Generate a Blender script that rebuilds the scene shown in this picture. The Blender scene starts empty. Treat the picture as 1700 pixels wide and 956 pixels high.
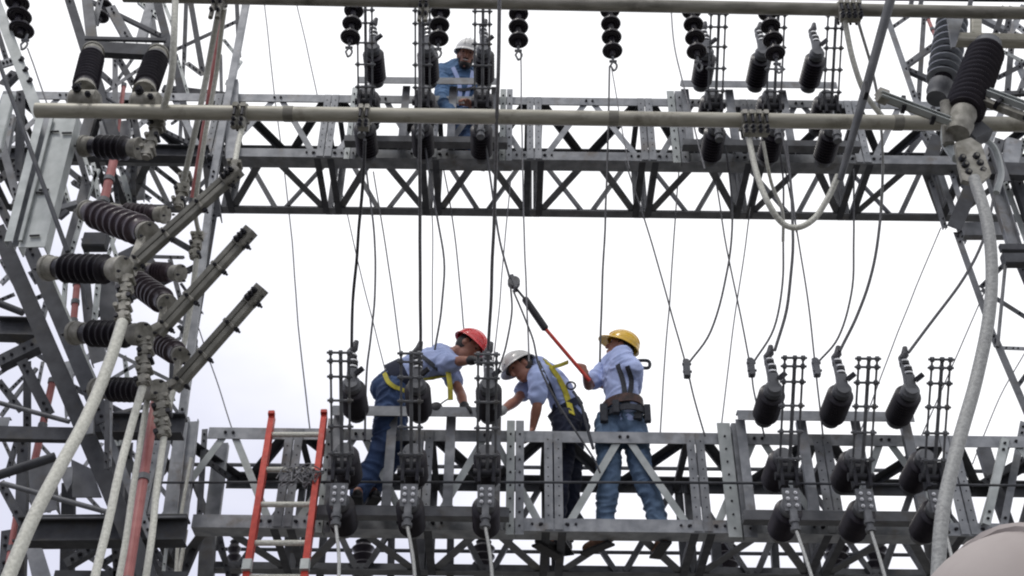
import bpy, bmesh, math, random
from mathutils import Vector, Matrix, noise
from mathutils.bvhtree import BVHTree
random.seed(7)
R_ = math.radians
V = Vector
scn = bpy.context.scene
col = scn.collection

# ------------------------------------------------------------------ camera
CZ = 1.0
PITCH, ROLL, F = R_(37.5), R_(0.65), 2050.0
cam_loc = V((0, 0, CZ))
_F = V((0, math.cos(PITCH), math.sin(PITCH)))
_U0 = V((0, -math.sin(PITCH), math.cos(PITCH)))
_R0 = V((1, 0, 0))
_R = _R0 * math.cos(ROLL) + _U0 * math.sin(ROLL)
_U = -_R0 * math.sin(ROLL) + _U0 * math.cos(ROLL)
cd = bpy.data.cameras.new('camera')
cam = bpy.data.objects.new('camera', cd)
col.objects.link(cam)
cam.matrix_world = Matrix(((_R.x, _U.x, -_F.x, cam_loc.x), (_R.y, _U.y, -_F.y, cam_loc.y),
                           (_R.z, _U.z, -_F.z, cam_loc.z), (0, 0, 0, 1)))
cd.sensor_width = 36
cd.lens = 36 * F / 1700
cd.clip_start = 0.05
cd.clip_end = 3000
scn.camera = cam

# ------------------------------------------------------------------ sky and sun
SUN_EL, SUN_AZ = R_(58), R_(-35)      # azimuth from +Y towards +X
w = bpy.data.worlds.new('World')
scn.world = w
w.use_nodes = True
nt = w.node_tree
nt.nodes.clear()
out = nt.nodes.new('ShaderNodeOutputWorld')
bg = nt.nodes.new('ShaderNodeBackground')
sky = nt.nodes.new('ShaderNodeTexSky')
sky.sky_type = 'NISHITA'
sky.sun_disc = False
sky.sun_elevation = SUN_EL
sky.sun_rotation = SUN_AZ
sky.dust_density = 3
tc = nt.nodes.new('ShaderNodeTexCoord')
nz = nt.nodes.new('ShaderNodeTexNoise')
nz.inputs['Scale'].default_value = 2.2
nz.inputs['Detail'].default_value = 5
mp = nt.nodes.new('ShaderNodeMapping')
mp.inputs['Scale'].default_value = (1, 1, 2.2)
mp.inputs['Location'].default_value = (0.35, 0.2, 0.1)
rp = nt.nodes.new('ShaderNodeValToRGB')
rp.color_ramp.elements[0].position = 0.66
rp.color_ramp.elements[0].color = (0.62, 0.63, 0.73, 1)
rp.color_ramp.elements[1].position = 0.86
rp.color_ramp.elements[1].color = (1, 1, 1, 1)
vm = nt.nodes.new('ShaderNodeMix')
vm.data_type = 'RGBA'
vm.blend_type = 'MULTIPLY'
vm.inputs[0].default_value = 1
vm.inputs[7].default_value = (11.0, 11.0, 11.2, 1)
mx = nt.nodes.new('ShaderNodeMix')
mx.data_type = 'RGBA'
mx.inputs[0].default_value = 0.94
nt.links.new(tc.outputs['Generated'], mp.inputs['Vector'])
nt.links.new(mp.outputs['Vector'], nz.inputs['Vector'])
sx = nt.nodes.new('ShaderNodeSeparateXYZ')
nt.links.new(tc.outputs['Generated'], sx.inputs[0])
def mth(op, a, b):
    n_ = nt.nodes.new('ShaderNodeMath')
    n_.operation = op
    for i_, v_ in enumerate((a, b)):
        if isinstance(v_, (int, float)):
            n_.inputs[i_].default_value = v_
        else:
            nt.links.new(v_, n_.inputs[i_])
    return n_.outputs[0]
fc = mth('ADD', mth('ADD', mth('MULTIPLY', sx.outputs['Z'], 1.0), mth('MULTIPLY', sx.outputs['X'], .35)), mth('MULTIPLY', nz.outputs['Fac'], .55))
nt.links.new(fc, rp.inputs['Fac'])
nt.links.new(rp.outputs['Color'], vm.inputs[6])
nt.links.new(sky.outputs['Color'], mx.inputs[6])
nt.links.new(vm.outputs[2], mx.inputs[7])
nt.links.new(mx.outputs[2], bg.inputs['Color'])
bg.inputs['Strength'].default_value = 0.118
nt.links.new(bg.outputs['Background'], out.inputs['Surface'])

sd = bpy.data.lights.new('sun', 'SUN')
sd.energy = 1.1
sd.angle = R_(12)
sd.color = (1, 0.97, 0.93)
so = bpy.data.objects.new('sun', sd)
sdir = V((math.sin(SUN_AZ) * math.cos(SUN_EL), -math.cos(SUN_AZ) * math.cos(SUN_EL), math.sin(SUN_EL)))
so.rotation_euler = sdir.to_track_quat('Z', 'Y').to_euler()
so.location = (0, 0, 30)
col.objects.link(so)
sky.sun_rotation = math.pi - SUN_AZ

scn.view_settings.view_transform = 'Standard'
scn.view_settings.look = 'None'
scn.view_settings.exposure = 0.0
scn.view_settings.gamma = 1
scn.render.engine = 'CYCLES'
scn.cycles.filter_width = 2.1

# ------------------------------------------------------------------ picture to place
def P(px, py, Y):
    d = _R * ((px - 850) / F) + _U * (-(py - 478) / F) + _F
    return cam_loc + d * (Y / d.y)
def dep(p):
    return (V(p) - cam_loc).dot(_F)
def wm(wpx, p):                       # width in metres of wpx pixels at p
    return wpx * dep(p) / F

# ------------------------------------------------------------------ materials
def mat(name, c1, c2=None, rough=0.6, metal=0.0, scale=12, bump=0.15, spec=0.5, detail=6, stretch=None, c3=None, coat=0, lo=.35, hi=.65, wave=None):
    m = bpy.data.materials.new(name)
    m.use_nodes = True
    t = m.node_tree
    b = t.nodes['Principled BSDF']
    c2 = c2 or tuple(x * 0.75 for x in c1)
    co = t.nodes.new('ShaderNodeTexCoord')
    n = t.nodes.new('ShaderNodeTexNoise')
    n.inputs['Scale'].default_value = scale
    n.inputs['Detail'].default_value = detail
    if stretch:
        q = t.nodes.new('ShaderNodeMapping')
        q.inputs['Scale'].default_value = stretch
        t.links.new(co.outputs['Object'], q.inputs['Vector'])
        t.links.new(q.outputs['Vector'], n.inputs['Vector'])
    else:
        t.links.new(co.outputs['Object'], n.inputs['Vector'])
    r = t.nodes.new('ShaderNodeValToRGB')
    r.color_ramp.elements[0].position = lo
    r.color_ramp.elements[0].color = (*c2, 1)
    r.color_ramp.elements[1].position = hi
    r.color_ramp.elements[1].color = (*c1, 1)
    t.links.new(n.outputs['Fac'], r.inputs['Fac'])
    last = r.outputs['Color']
    if c3:                            # blotches of rust, dirt or lichen
        n2 = t.nodes.new('ShaderNodeTexNoise')
        n2.inputs['Scale'].default_value = scale * 0.35
        n2.inputs['Detail'].default_value = 8
        n2.inputs['Roughness'].default_value = 0.7
        t.links.new(co.outputs['Object'], n2.inputs['Vector'])
        r2 = t.nodes.new('ShaderNodeValToRGB')
        r2.color_ramp.elements[0].position = 0.55
        r2.color_ramp.elements[0].color = (0, 0, 0, 1)
        r2.color_ramp.elements[1].position = 0.68
        r2.color_ramp.elements[1].color = (0.85, 0.85, 0.85, 1)
        t.links.new(n2.outputs['Fac'], r2.inputs['Fac'])
        mm = t.nodes.new('ShaderNodeMix')
        mm.data_type = 'RGBA'
        mm.inputs[7].default_value = (*c3, 1)
        t.links.new(r2.outputs['Color'], mm.inputs[0])
        t.links.new(last, mm.inputs[6])
        last = mm.outputs[2]
    oi = t.nodes.new('ShaderNodeObjectInfo')     # each piece of steel weathers a little differently
    mr = t.nodes.new('ShaderNodeMapRange')
    mr.inputs[3].default_value = 0.8
    mr.inputs[4].default_value = 1.15
    t.links.new(oi.outputs['Random'], mr.inputs[0])
    hs = t.nodes.new('ShaderNodeHueSaturation')
    t.links.new(mr.outputs[0], hs.inputs['Value'])
    t.links.new(last, hs.inputs['Color'])
    t.links.new(hs.outputs['Color'], b.inputs['Base Color'])
    b.inputs['Roughness'].default_value = rough
    b.inputs['Metallic'].default_value = metal
    b.inputs['Specular IOR Level'].default_value = spec
    if coat:
        b.inputs['Coat Weight'].default_value = coat
        b.inputs['Coat Roughness'].default_value = 0.08
    bp = t.nodes.new('ShaderNodeBump')
    bp.inputs['Strength'].default_value = bump
    bp.inputs['Distance'].default_value = 0.01
    t.links.new(n.outputs['Fac'], bp.inputs['Height'])
    t.links.new(bp.outputs['Normal'], b.inputs['Normal'])
    return m

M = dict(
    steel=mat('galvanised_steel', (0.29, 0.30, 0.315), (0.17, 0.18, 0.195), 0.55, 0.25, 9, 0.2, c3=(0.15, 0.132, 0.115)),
    light=mat('bright_galvanised_steel', (0.42, 0.445, 0.44), (0.30, 0.325, 0.32), 0.5, 0.2, 7, 0.2, c3=(0.25, 0.27, 0.25)),  # pale steel; on the front braces the colour carries their lit look
    dark=mat('weathered_shaded_steel', (0.065, 0.069, 0.078), (0.034, 0.036, 0.043), 0.7, 0.1, 10, 0.25, c3=(0.06, 0.055, 0.045)),  # same steel, shade of back and under members put into the colour
    mid=mat('aged_half_shaded_steel', (0.15, 0.155, 0.165), (0.09, 0.094, 0.102), 0.6, 0.25, 8, 0.2, c3=(0.10, 0.09, 0.075)),  # half-dark copy of the steel, with shade painted in for rear members
    bolt=mat('bolt_steel', (0.03, 0.03, 0.035), (0.015, 0.015, 0.02), 0.5, 0.5, 20, 0.1),
    boltl=mat('bright_bolt', (0.62, 0.63, 0.64), (0.5, 0.5, 0.5), 0.35, 0.6, 20, 0.1),
    pipe=mat('aluminium_bus_tube', (0.40, 0.385, 0.325), (0.28, 0.27, 0.22), 0.5, 0.25, 5, 0.12, stretch=(1, 6, 6), c3=(0.10, 0.088, 0.065)),
    alu=mat('cast_aluminium', (0.33, 0.32, 0.285), (0.17, 0.165, 0.14), 0.65, 0.25, 18, 0.6, c3=(0.15, 0.14, 0.11)),
    arm=mat('weathered_switch_arm', (0.22, 0.215, 0.185), (0.13, 0.128, 0.11), 0.6, 0.3, 12, 0.4, stretch=(1, 1, 1), c3=(0.09, 0.085, 0.07)),
    topp=mat('dirty_shaded_bus_tube', (0.27, 0.26, 0.225), (0.15, 0.145, 0.12), 0.6, 0.2, 5, 0.2, stretch=(1, 5, 5), c3=(0.07, 0.065, 0.05)),  # stains, and a darker base that paints the tube's shaded underside
    cable=mat('stranded_aluminium_cable', (0.56, 0.56, 0.50), (0.42, 0.42, 0.37), 0.6, 0.15, 60, 0.5),
    gcable=mat('grey_stranded_cable', (0.40, 0.41, 0.40), (0.29, 0.295, 0.29), 0.6, 0.2, 60, 0.5),
    wire=mat('dark_wire', (0.07, 0.072, 0.08), (0.04, 0.04, 0.045), 0.6, 0.2, 50, 0.3),
    twire=mat('thin_grey_wire', (0.2, 0.2, 0.21), (0.13, 0.13, 0.14), 0.6, 0.2, 50, 0.3),
    porc=mat('dark_porcelain', (0.022, 0.018, 0.024), (0.012, 0.010, 0.016), 0.34, 0, 14, 0.05, spec=.3, coat=0.08),
    porcb=mat('brown_porcelain', (0.055, 0.038, 0.045), (0.03, 0.02, 0.028), 0.36, 0, 14, 0.05, spec=.35, coat=0.1),
    porcg=mat('lit_rim_porcelain', (0.40, 0.43, 0.47), (0.3, 0.32, 0.36), 0.15, 0, 14, 0.05, coat=0.8),  # pale colour stands for light coming through the shed edges
    blk=mat('matt_black_part', (0.02, 0.02, 0.024), (0.01, 0.01, 0.012), 0.6, 0, 20, 0.2),
    red=mat('red_fibreglass', (0.55, 0.065, 0.045), (0.42, 0.04, 0.028), 0.55, 0, 18, 0.1, spec=.25, c3=(0.50, 0.13, 0.10)),
    pink=mat('faded_red_fibreglass', (0.42, 0.15, 0.14), (0.30, 0.09, 0.085), 0.5, 0, 9, 0.1, c3=(0.40, 0.25, 0.23)),
    helr=mat('red_helmet_plastic', (0.62, 0.025, 0.03), (0.5, 0.02, 0.025), 0.25, 0, 4, 0.02, coat=0.4),
    helw=mat('white_helmet_plastic', (0.68, 0.68, 0.66), (0.6, 0.6, 0.58), 0.3, 0, 5, 0.02, coat=0.3),
    hely=mat('yellow_helmet_plastic', (0.82, 0.50, 0.02), (0.72, 0.42, 0.015), 0.28, 0, 4, 0.02, coat=0.4),
    helt=mat('taupe_helmet_plastic', (0.41, 0.37, 0.35), (0.32, 0.285, 0.27), 0.75, 0, 5, 0.15, spec=.2, coat=0),
    skin=mat('tanned_skin', (0.34, 0.155, 0.10), (0.26, 0.11, 0.075), 0.5, 0, 20, 0.1),
    hair=mat('black_hair', (0.02, 0.015, 0.013), (0.01, 0.008, 0.007), 0.6, 0, 90, 0.6),
    shirt=mat('pale_blue_shirt', (0.44, 0.52, 0.80), (0.36, 0.44, 0.70), 0.85, 0, 9, 0.6, stretch=(1, 1, .5)),
    pshirt=mat('mid_blue_shirt', (0.10, 0.20, 0.36), (0.055, 0.12, 0.24), 0.85, 0, 9, 0.6),
    jeans=mat('blue_denim', (0.075, 0.13, 0.25), (0.03, 0.06, 0.13), 0.9, 0, 8, 0.7, stretch=(1, 1, .5)),
    jeansd=mat('dark_denim', (0.045, 0.085, 0.19), (0.02, 0.04, 0.10), 0.9, 0, 8, 0.7, stretch=(1, 1, .5)),
    jeansl=mat('faded_denim', (0.13, 0.20, 0.30), (0.06, 0.10, 0.17), 0.9, 0, 8, 0.7, stretch=(1, 1, .5)),
    navy=mat('dark_navy_cloth', (0.018, 0.024, 0.05), (0.01, 0.013, 0.03), 0.9, 0, 8, 0.6),
    boot=mat('brown_leather', (0.24, 0.12, 0.07), (0.08, 0.04, 0.025), 0.6, 0, 15, 0.3),
    blackl=mat('black_leather', (0.015, 0.015, 0.017), (0.008, 0.008, 0.01), 0.6, 0, 15, 0.3),
    belt=mat('worn_brown_belt', (0.10, 0.05, 0.04), (0.03, 0.02, 0.02), 0.7, 0, 18, 0.4),
    yel=mat('yellow_webbing', (0.55, 0.48, 0.04), (0.38, 0.34, 0.05), 0.8, 0, 30, 0.4),
    web=mat('dark_webbing', (0.035, 0.04, 0.05), (0.02, 0.022, 0.03), 0.8, 0, 30, 0.4),
    grav=mat('gravel', (0.16, 0.155, 0.145), (0.08, 0.077, 0.072), 0.9, 0, 60, 1.0),
)

# ------------------------------------------------------------------ mesh builder
def frame(n, hint):
    n = n.normalized()
    u = hint - n * hint.dot(n)
    if u.length < 1e-4:
        u = V((0, 0, 1)) - n * n.z
        if u.length < 1e-3:
            u = V((1, 0, 0))
    u.normalize()
    return n.cross(u), u              # side, depth

def spline(pts, k=6):
    pts = [V(p) for p in pts]
    if len(pts) < 3:
        return pts
    q = [pts[0] * 2 - pts[1]] + pts + [pts[-1] * 2 - pts[-2]]
    o = []
    for i in range(1, len(q) - 2):
        a, b, c, d = q[i - 1:i + 3]
        for j in range(k):
            t = j / k
            o.append(.5 * ((2 * b) + (c - a) * t + (2 * a - 5 * b + 4 * c - d) * t * t + (3 * b - a - 3 * c + d) * t ** 3))
    o.append(pts[-1])
    return o

class MB:
    def __init__(s):
        s.v, s.f, s.mi = [], [], []
    def add(s, vs, fs, m=0):
        o = len(s.v)
        s.v += [tuple(x) for x in vs]
        s.f += [tuple(i + o for i in f) for f in fs]
        s.mi += [m] * len(fs)
        return s
    def extrude(s, a, b, poly, hint, m=0):
        a, b = V(a), V(b)
        sd_, u = frame(b - a, hint)
        n = len(poly)
        vs = [a + sd_ * x + u * y for x, y in poly] + [b + sd_ * x + u * y for x, y in poly]
        fs = [(i, (i + 1) % n, n + (i + 1) % n, n + i) for i in range(n)] + [tuple(range(n))[::-1], tuple(range(n, 2 * n))]
        return s.add(vs, fs, m)
    def L(s, a, b, w, d=None, t=None, hint=V((0, 1, 0)), flip=False, m=0):
        d = d or w
        t = t or max(0.006, w * 0.09)
        g = -1 if flip else 1
        poly = [(-w / 2 * g, 0), (w / 2 * g, 0), (w / 2 * g, t), ((-w / 2 + t) * g, t), ((-w / 2 + t) * g, d), (-w / 2 * g, d)]
        return s.extrude(a, b, poly, hint, m)
    def Ch(s, a, b, w, d=None, t=None, hint=V((0, 1, 0)), m=0):
        d = d or w * .4
        t = t or max(0.006, w * 0.06)
        poly = [(-w / 2, 0), (w / 2, 0), (w / 2, d), (w / 2 - t, d), (w / 2 - t, t), (-w / 2 + t, t), (-w / 2 + t, d), (-w / 2, d)]
        return s.extrude(a, b, poly, hint, m)
    def I(s, a, b, h, w=None, t=None, hint=V((0, 1, 0)), m=0):
        w = w or h * .6
        t = t or h * .06
        poly = [(-h / 2, -w / 2), (-h / 2, w / 2), (-h / 2 + t, w / 2), (-h / 2 + t, t / 2), (h / 2 - t, t / 2), (h / 2 - t, w / 2),
                (h / 2, w / 2), (h / 2, -w / 2), (h / 2 - t, -w / 2), (h / 2 - t, -t / 2), (-h / 2 + t, -t / 2), (-h / 2 + t, -w / 2)]
        return s.extrude(a, b, poly, hint, m)
    def B(s, a, b, w, d, hint=V((0, 1, 0)), m=0):
        c = min(w, d) * .12
        poly = [(-w / 2 + c, -d / 2), (w / 2 - c, -d / 2), (w / 2, -d / 2 + c), (w / 2, d / 2 - c), (w / 2 - c, d / 2), (-w / 2 + c, d / 2), (-w / 2, d / 2 - c), (-w / 2, -d / 2 + c)]
        return s.extrude(a, b, poly, hint, m)
    def T(s, pts, r, n=10, m=0, flat=1.0, hint=V((0.03, 1, 0.02))):
        pts = [V(p) for p in pts]
        rs = r if isinstance(r, (list, tuple)) else [r] * len(pts)
        vs, fs = [], []
        for i, p in enumerate(pts):
            d = (pts[min(i + 1, len(pts) - 1)] - pts[max(i - 1, 0)])
            if d.length < 1e-9:
                d = V((0, 0, 1))
            a, u = frame(d, hint)
            for k in range(n):
                t = 2 * math.pi * k / n
                vs.append(p + a * (math.cos(t) * rs[i]) + u * (math.sin(t) * rs[i] * flat))
        for i in range(len(pts) - 1):
            for k in range(n):
                fs.append((i * n + k, i * n + (k + 1) % n, (i + 1) * n + (k + 1) % n, (i + 1) * n + k))
        fs.append(tuple(range(n))[::-1])
        fs.append(tuple(range((len(pts) - 1) * n, len(pts) * n)))
        return s.add(vs, fs, m)
    def lathe(s, a, b, prof, n=20, m=0):
        """prof: (distance from a, radius)"""
        a, b = V(a), V(b)
        d = (b - a).normalized()
        sd_, u = frame(d, V((.03, .04, 1)) if abs(d.z) < .8 else V((1, .03, 0)))
        vs, fs = [], []
        for (t, r) in prof:
            for k in range(n):
                q = 2 * math.pi * k / n
                vs.append(a + d * t + sd_ * (math.cos(q) * r) + u * (math.sin(q) * r))
        for i in range(len(prof) - 1):
            for k in range(n):
                fs.append((i * n + k, i * n + (k + 1) % n, (i + 1) * n + (k + 1) % n, (i + 1) * n + k))
        fs.append(tuple(range(n))[::-1])
        fs.append(tuple(range((len(prof) - 1) * n, len(prof) * n)))
        return s.add(vs, fs, m)
    def bolt(s, p, d, r=0.012, h=0.012, m=0):
        d = V(d).normalized()
        return s.lathe(V(p) - d * .002, V(p) + d, [(0, r), (h, r), (h + .001, r * .55), (h * 1.9, r * .5)], 6, m)
    def plate(s, pts, th, m=0):
        """polygon pts, thickness away from the viewer"""
        pts = [V(p) for p in pts]
        nrm = (pts[1] - pts[0]).cross(pts[2] - pts[0]).normalized()
        if nrm.y < 0:
            nrm = -nrm
        n = len(pts)
        vs = pts + [p + nrm * th for p in pts]
        fs = [(i, (i + 1) % n, n + (i + 1) % n, n + i) for i in range(n)] + [tuple(range(n))[::-1], tuple(range(n, 2 * n))]
        return s.add(vs, fs, m)
    def ell(s, c, ax, n=14, m=0):
        """ellipsoid, ax = three axis vectors"""
        vs, fs = [], []
        for i in range(n + 1):
            th = math.pi * i / n
            for k in range(n * 2):
                ph = math.pi * k / n
                vs.append(V(c) + ax[0] * (math.sin(th) * math.cos(ph)) + ax[1] * (math.sin(th) * math.sin(ph)) + ax[2] * math.cos(th))
        w_ = n * 2
        for i in range(n):
            for k in range(w_):
                fs.append((i * w_ + k, i * w_ + (k + 1) % w_, (i + 1) * w_ + (k + 1) % w_, (i + 1) * w_ + k))
        return s.add(vs, fs, m)
    def mesh(s, name, mats, smooth=False):
        me = bpy.data.meshes.new(name)
        me.from_pydata(s.v, [], s.f)
        for x in (mats if isinstance(mats, (list, tuple)) else [mats]):
            me.materials.append(M[x])
        me.polygons.foreach_set('material_index', s.mi)
        bm = bmesh.new()
        bm.from_mesh(me)
        bmesh.ops.remove_doubles(bm, verts=bm.verts, dist=1e-6)
        bmesh.ops.recalc_face_normals(bm, faces=bm.faces)
        bm.to_mesh(me)
        bm.free()
        if smooth:
            me.polygons.foreach_set('use_smooth', [True] * len(me.polygons))
            try:
                me.set_sharp_from_angle(angle=R_(40))
            except Exception:
                pass
        return me
    def build(s, name, mats, parent=None, smooth=False):
        o = bpy.data.objects.new(name, s.mesh(name, mats, smooth))
        col.objects.link(o)
        if parent is not None:
            o.parent = parent
            settle(o, parent)
        return o

def settle(o, parent):                # child meshes are stored relative to their thing's base
    while parent.parent is not None:
        parent = parent.parent
    if parent.location.length > 0:
        o.data.transform(Matrix.Translation(-parent.location))

def tag(o, label, cat, group=None, kind=None):
    if label:
        o['label'] = label
    if cat:
        o['category'] = cat
    if group:
        o['group'] = group
    if kind:
        o['kind'] = kind
    return o
def thing(name, label, cat, loc, group=None):
    o = bpy.data.objects.new(name, None)
    o.location = loc
    o.empty_display_size = .1
    col.objects.link(o)
    return tag(o, label, cat, group)
def copy_tree(o, dx, parent=None):
    c = o.copy()
    col.objects.link(c)
    if parent is None:
        c.location = o.location + dx
    else:
        c.parent = parent
    for ch in list(o.children):
        copy_tree(ch, dx, c)
    return c

# ------------------------------------------------------------------ ground
g = MB().add([(-400, -400, 0), (400, -400, 0), (400, 400, 0), (-400, 400, 0)], [(0, 1, 2, 3)]).build('ground', 'grav')
g['kind'] = 'structure'

# ------------------------------------------------------------------ the two box girders
YF, DP = 8.2, 0.80
HX = V((0, 1, 0))
def xs_at(pxs, py):
    return [P(x, py + (x - 850) * .0113, YF).x for x in pxs]

def girder(label, zb, zt, posts, x0, x1):
    root = thing('lattice_girder', label, 'girder', ((x0 + x1) / 2, YF, zb))
    yb = YF + DP
    c = .098
    # chords: the outer flange upright, the other level, towards the inside
    MB().L((x0, YF, zt - c / 2), (x1, YF, zt - c / 2), c, flip=True).build('chord', 'steel', root)
    ch = MB().L((x0, YF, zb + c / 2), (x1, YF, zb + c / 2), c * 1.05, c * 1.5)
    for x in posts:
        for dx in (-.16, -.09, .09, .16):
            ch.bolt((x + dx, YF, zb + c * .55), (0, -1, 0), .011, .01, 1)
    ch.build('chord', ['steel', 'bolt'], root)
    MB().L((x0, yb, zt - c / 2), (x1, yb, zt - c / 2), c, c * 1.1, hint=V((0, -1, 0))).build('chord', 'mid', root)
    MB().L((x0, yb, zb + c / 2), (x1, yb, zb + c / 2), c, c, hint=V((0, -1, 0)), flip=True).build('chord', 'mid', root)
    for i, x in enumerate(posts):
        for y, mt, hint in ((YF - .009, 'steel', HX), (yb + .009, 'mid', -HX)):  # rear posts take the darker steel, shade put into their colour
            for s in (-1, 1):
                pm = MB().L((x + s * .037, y, zb + .006), (x + s * .037, y, zt - .006), .062, .05, .006, hint, flip=(s == 1) == (y < 8.5))
                if y < 8.5:
                    for q in range(9):
                        pm.bolt((x + s * .04, y, zb + .12 + q * (zt - zb - .2) / 8), (0, -1, 0), .006, .004, 1)
                pm.build('post', [mt, 'bolt'], root)
        for s in (-1, 1):       # struts of the underside and the top between front and rear
            MB().L((x + s * .06, YF + .02, zb - .004), (x + s * .06, yb - .02, zb - .004), .06, .05, hint=V((0, 0, 1))).build('strut', 'dark', root)  # dark steel paints the shade inside and under the box
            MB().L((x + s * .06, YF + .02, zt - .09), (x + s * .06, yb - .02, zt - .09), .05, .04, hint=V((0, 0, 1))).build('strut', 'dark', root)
        if i < len(posts) - 1:
            xm = (x + posts[i + 1]) / 2
            for (xa, xb) in ((x, xm), (posts[i + 1], xm)):
                sg = 1 if xb > xa else -1
                # front, Λ
                a, b = V((xa + sg * .10, YF + .014, zb + .05)), V((xb - sg * .03, YF + .014, zt - .045))
                bm_ = MB().L(a, b, .055, .05, .006, flip=(sg > 0))
                bm_.bolt(V((b.x, YF, b.z)), (0, -1, 0), .013, .012, 1)
                bm_.bolt(V((a.x, YF, a.z)), (0, -1, 0), .013, .012, 1)
                bm_.build('diagonal_brace', ['light' if zb < 6 else 'steel', 'bolt'], root)
                # top, V towards the rear
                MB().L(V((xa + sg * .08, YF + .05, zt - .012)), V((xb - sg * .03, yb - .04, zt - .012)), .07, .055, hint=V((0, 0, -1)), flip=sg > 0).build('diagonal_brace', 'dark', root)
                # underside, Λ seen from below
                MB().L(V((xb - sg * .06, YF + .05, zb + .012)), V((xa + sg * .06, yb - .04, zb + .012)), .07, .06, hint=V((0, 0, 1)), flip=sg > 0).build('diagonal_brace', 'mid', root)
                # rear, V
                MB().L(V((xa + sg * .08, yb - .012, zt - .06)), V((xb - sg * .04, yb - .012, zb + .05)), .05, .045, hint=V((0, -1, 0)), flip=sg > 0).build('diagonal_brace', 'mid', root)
    return root
ZL0, ZL1 = 4.07 + CZ, 4.91 + CZ
ZU0, ZU1 = 7.77 + CZ, 8.58 + CZ
xl = xs_at([240, 468, 696, 920, 1168, 1390, 1612, 1834], 880)
xu = xs_at([-20, 165, 350, 537, 712, 887, 1078, 1255, 1435, 1615, 1795], 265)
gl = girder('lower grey steel lattice girder on which three workers in hard hats stand', ZL0, ZL1, xl, P(316, 880, YF).x, P(1830, 880, YF).x)
gu = girder('upper grey steel lattice girder crossing below the tubes at the top', ZU0, ZU1, xu, P(-30, 265, YF).x, P(1800, 265, YF).x)

# ------------------------------------------------------------------ generic bars from picture positions
def barset(root, rows, name='brace'):
    for r in rows:
        (x0, y0, Y0), (x1, y1, Y1), wpx, kind, mt = r[:5]
        nm = r[5] if len(r) > 5 else name
        a, b = P(x0, y0, Y0), P(x1, y1, Y1)
        w_ = wm(wpx, (a + b) / 2)
        m_ = MB()
        fl = random.random() < .5
        hint = HX
        if kind == 'L':
            m_.L(a, b, w_, w_ * .9, hint=hint, flip=fl)
            e = (b - a).normalized()
            for p in (a + e * .05, a + e * .11, b - e * .05, b - e * .11):
                m_.bolt(p, (0, -1, -.2), min(.012, w_ * .2), .012, 1)
        elif kind == 'C':
            m_.Ch(a, b, w_, w_ * .5, hint=hint)
        elif kind == 'R':                     # channel open towards the viewer
            m_.Ch(a, b, w_, w_ * .5, hint=-HX)
        elif kind == 'I':
            m_.I(a, b, w_, w_ * .7, w_ * .07)
        elif kind == 'B':
            m_.B(a, b, w_, w_ * .7)
        elif kind == 'T':
            m_.T([a, b], w_ / 2, 12)
        m_.build(nm, [mt, 'bolt'], root, smooth=(kind == 'T'))

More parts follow.
